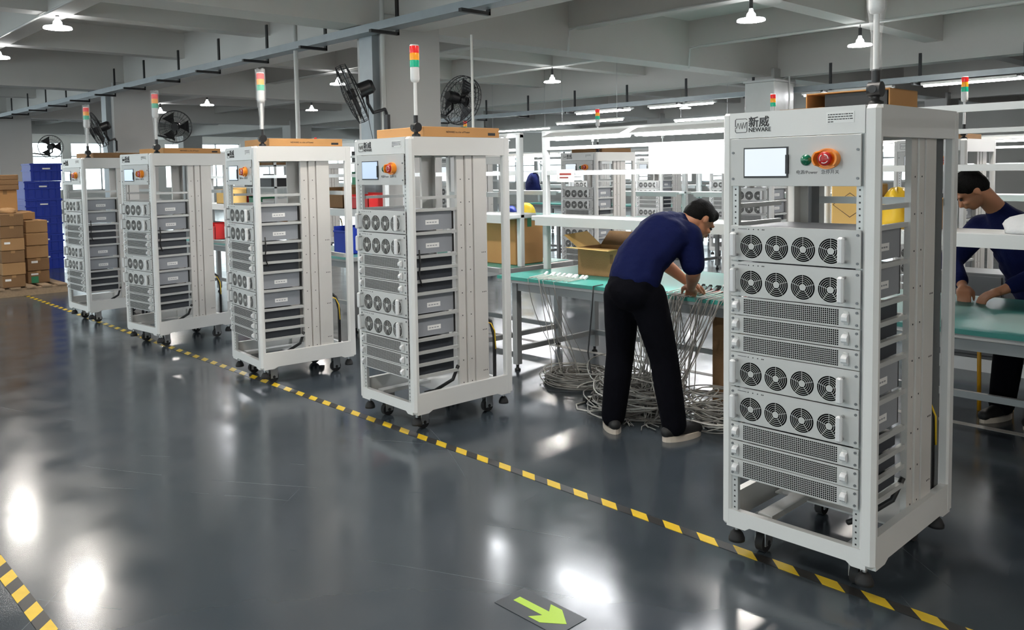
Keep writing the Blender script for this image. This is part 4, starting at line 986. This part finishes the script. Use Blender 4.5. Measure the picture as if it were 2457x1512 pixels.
def person(label, J, sleeve=.82):
    """J: joints; builds skin body, hair, shirt, trousers and shoes"""
    r = empty('person', J['base']); tag(r, label, 'person')
    loc = Vector(J['base']); T = lambda p: tuple(Vector(p)-loc)
    S = []
    hc, hf, hu = Vector(T(J['head'])), Vector(J['face']).normalized(), Vector(J['crown']).normalized()
    hu = (hu-hf*hu.dot(hf)).normalized(); hs = hu.cross(hf)          # hs: to the person's left
    rot = Matrix((hs, hf, hu)).transposed()
    P = lambda a, b, c: hc+hs*a+hf*b+hu*c
    S.append(('e', P(0, -.005, .02), (.074, .094, .088), rot))       # cranium
    S.append(('e', P(0, .026, -.045), (.058, .068, .072), rot))      # face
    S.append(('e', P(0, .050, -.092), (.030, .030, .022), rot))      # chin
    S.append(('c', [(P(0, .088, -.012), .009), (P(0, .106, -.042), .013)]))   # nose
    for s in (-1, 1):
        S.append(('e', P(s*.076, -.008, -.022), (.008, .019, .031), rot))     # ears
        S.append(('e', P(s*.034, .070, -.035), (.024, .022, .018), rot))      # cheeks
        S.append(('e', P(s*.032, .080, .012), (.024, .014, .009), rot))       # brow
    S.append(('e', P(0, .090, -.068), (.022, .010, .009), rot))      # lips
    S.append(('c', [(P(0, -.03, -.05), .056), (T(J['neck']), .058)]))
    ch = [(T(J['pelvis']), .10), (T(J['waist']), .105), (T(J['chest']), .11), (T(J['neck']), .06)]
    S.append(('c', ch))
    for s in 'LR':
        S.append(('c', [(T(J['chest']), .09), (T(J['sh'+s]), .052), (T(J['el'+s]), .042), (T(J['wr'+s]), .028)]))
        m_ = Vector(T(J['el'+s])).lerp(Vector(T(J['wr'+s])), .3)
        S.append(('c', [(T(J['el'+s]), .040), (m_, .043), (T(J['wr'+s]), .028)]))
        S += hand(T(J['wr'+s]), J['hand'+s], J['palm'+s], 1 if s == 'R' else -1, J.get('curl'+s, .5))
        S.append(('c', [(T(J['pelvis']), .09), (T(J['hip'+s]), .08), (T(J['kn'+s]), .055), (T(J['an'+s]), .04)]))
    blob('body', S, 'skin', r, .0075, 4)
    # eyes
    for s in (-1, 1):
        MB().lathe([(.0001, -.009), (.007, -.006), (.010, 0), (.007, .006), (.0001, .009)], P(s*.031, .084, -.006), 10).build('eye', 'black', r)
    # hair: cap over the skull
    H = [('e', P(0, -.014, .034), (.082, .098, .088), rot), ('e', P(0, -.05, .0), (.074, .062, .078), rot), ('e', P(0, .045, .075), (.062, .050, .040), rot)]
    for s in (-1, 1): H.append(('e', P(s*.062, -.012, .028), (.020, .055, .04), rot))
    blob('hair', H, 'hair', r, .008, 3)
    # shirt
    up_, sd = Vector(J['chest'])-Vector(J['pelvis']), Vector(J['shR'])-Vector(J['shL'])
    def ell(c, rx, ry, rz_):
        z_ = up_.normalized(); x_ = (sd-z_*sd.dot(z_)).normalized(); y_ = z_.cross(x_)
        return ('e', T(c), (rx, ry, rz_), Matrix((x_, y_, z_)).transposed())
    pe, wa, chs, nk = (Vector(J[k]) for k in ('pelvis', 'waist', 'chest', 'neck'))
    C = [ell(pe.lerp(wa, .25), .174, .142, .13), ell(pe.lerp(wa, .6), .173, .14, .13), ell(wa, .172, .135, .13), ell(wa.lerp(chs, .5), .18, .135, .14), ell(chs, .19, .135, .12), ell(chs.lerp(nk, .45), .15, .10, .085)]
    C.append(('c', [(T(pe.lerp(wa, .3)), .138), (T(wa), .14), (T(wa.lerp(chs, .5)), .142), (T(chs), .14)]))
    for k in (.25, .75): C.append(ell(wa.lerp(chs, k), .178, .136, .13))
    for s in 'LR':
        m_ = Vector(J['sh'+s]).lerp(Vector(J['el'+s]), min(1, sleeve))
        C.append(('c', [(T(chs.lerp(nk, .25)), .105), (T(J['sh'+s]), .082), (T(m_), .07)]))
        if sleeve > 1: C.append(('c', [(T(J['el'+s]), .066), (T(Vector(J['el'+s]).lerp(Vector(J['wr'+s]), sleeve-1)), .048)]))
    C.append(('c', [(T(nk.lerp(chs, .12)), .074), (T(chs.lerp(nk, .4)), .115), (T(chs), .125)]))
    blob('shirt', C, 'shirt', r, .011, 6)
    # trousers
    C = [ell(pe, .168, .132, .11), ell(pe+(pe-wa)*.4, .165, .135, .11)]
    for s in 'LR':
        hp, kn_, an = Vector(J['hip'+s]), Vector(J['kn'+s]), Vector(J['an'+s])
        C.append(('c', [(T(hp), .108), (T(hp.lerp(kn_, .5)), .098), (T(kn_), .084), (T(kn_.lerp(an, .5)), .080), (T(an+Vector((0, 0, .012))), .072)]))
    blob('trousers', C, 'trousers', r, .011, 5)
    for s in 'LR':
        an = Vector(T(J['an'+s])); f = Vector(J['toe'+s]); f.z = 0; f.normalize(); gz = -loc.z
        heel = an-f*.055; toe = an+f*.17; side = f.cross(Vector((0, 0, 1)))
        z1 = an.z+gz*0
        g = T((0, 0, 0))[2]
        sh = blob('shoe', [('c', [((heel.x, heel.y, g+.052), .036), ((an.x, an.y, g+.062), .045), ((an.x+f.x*.08, an.y+f.y*.08, g+.05), .040), ((toe.x, toe.y, g+.043), .034)]), ('c', [((an.x, an.y, g+.06), .042), ((an.x, an.y, g+.105), .040)])], 'shoe_black', r, .008, 3)
        b = MB(); n = 20; pl = []
        for k in range(n):
            a = 2*math.pi*k/n; q = an+f*(.0575+.138*math.cos(a))+side*((.050-.006*math.cos(a))*math.sin(a)); pl.append((q.x, q.y))
        b.prism(pl, g, g+.032); b.build('sole', 'shoe_sole', sh)
    return r
person('worker in a navy shirt and black trousers bending over the green bench', dict(base=(-2.93, 3.93, 0),
    head=(-2.785, 4.285, 1.255), face=(.25, .70, -.80), crown=(.15, .8, .6), neck=(-2.85, 4.20, 1.235),
    pelvis=(-2.95, 3.86, .90), waist=(-2.94, 3.92, 1.03), chest=(-2.89, 4.07, 1.17),
    shL=(-3.03, 4.19, 1.17), elL=(-3.12, 4.36, .98), wrL=(-3.02, 4.50, .84), handL=(.35, .6, -.35), palmL=(0, -.3, -1),
    shR=(-2.76, 4.13, 1.165), elR=(-2.735, 4.15, .96), wrR=(-2.90, 4.37, .83), handR=(-.45, .75, -.35), palmR=(-.2, -.4, -1), curlL=.7, curlR=.7,
    hipL=(-3.04, 3.87, .83), knL=(-3.085, 3.91, .47), anL=(-3.11, 3.87, .075), toeL=(-.75, .65, 0),
    hipR=(-2.87, 3.89, .83), knR=(-2.81, 3.96, .47), anR=(-2.755, 3.98, .075), toeR=(.25, .95, 0)))
person('worker in a navy shirt seated behind the bench at the right edge, head bowed', dict(base=(-1.45, 6.0, 0),
    head=(-1.735, 5.56, 1.40), face=(-.80, -.50, -.90), crown=(-.60, -.45, .80), neck=(-1.63, 5.69, 1.28),
    pelvis=(-1.42, 6.05, .57), waist=(-1.45, 5.96, .78), chest=(-1.54, 5.80, 1.10),
    shL=(-1.36, 5.74, 1.18), elL=(-1.28, 5.56, .96), wrL=(-1.50, 5.38, .83), handL=(-.6, -.6, -.3), palmL=(0, .2, -1),
    shR=(-1.74, 5.80, 1.16), elR=(-1.86, 5.62, .95), wrR=(-1.72, 5.42, .83), handR=(.3, -.8, -.3), palmR=(0, .2, -1), curlL=.6, curlR=.6,
    hipL=(-1.32, 6.02, .55), knL=(-1.32, 5.64, .50), anL=(-1.37, 5.72, .075), toeL=(-.2, -1, 0),
    hipR=(-1.52, 6.02, .55), knR=(-1.53, 5.66, .50), anR=(-1.58, 5.70, .075), toeR=(-.3, -1, 0)), 1.8)
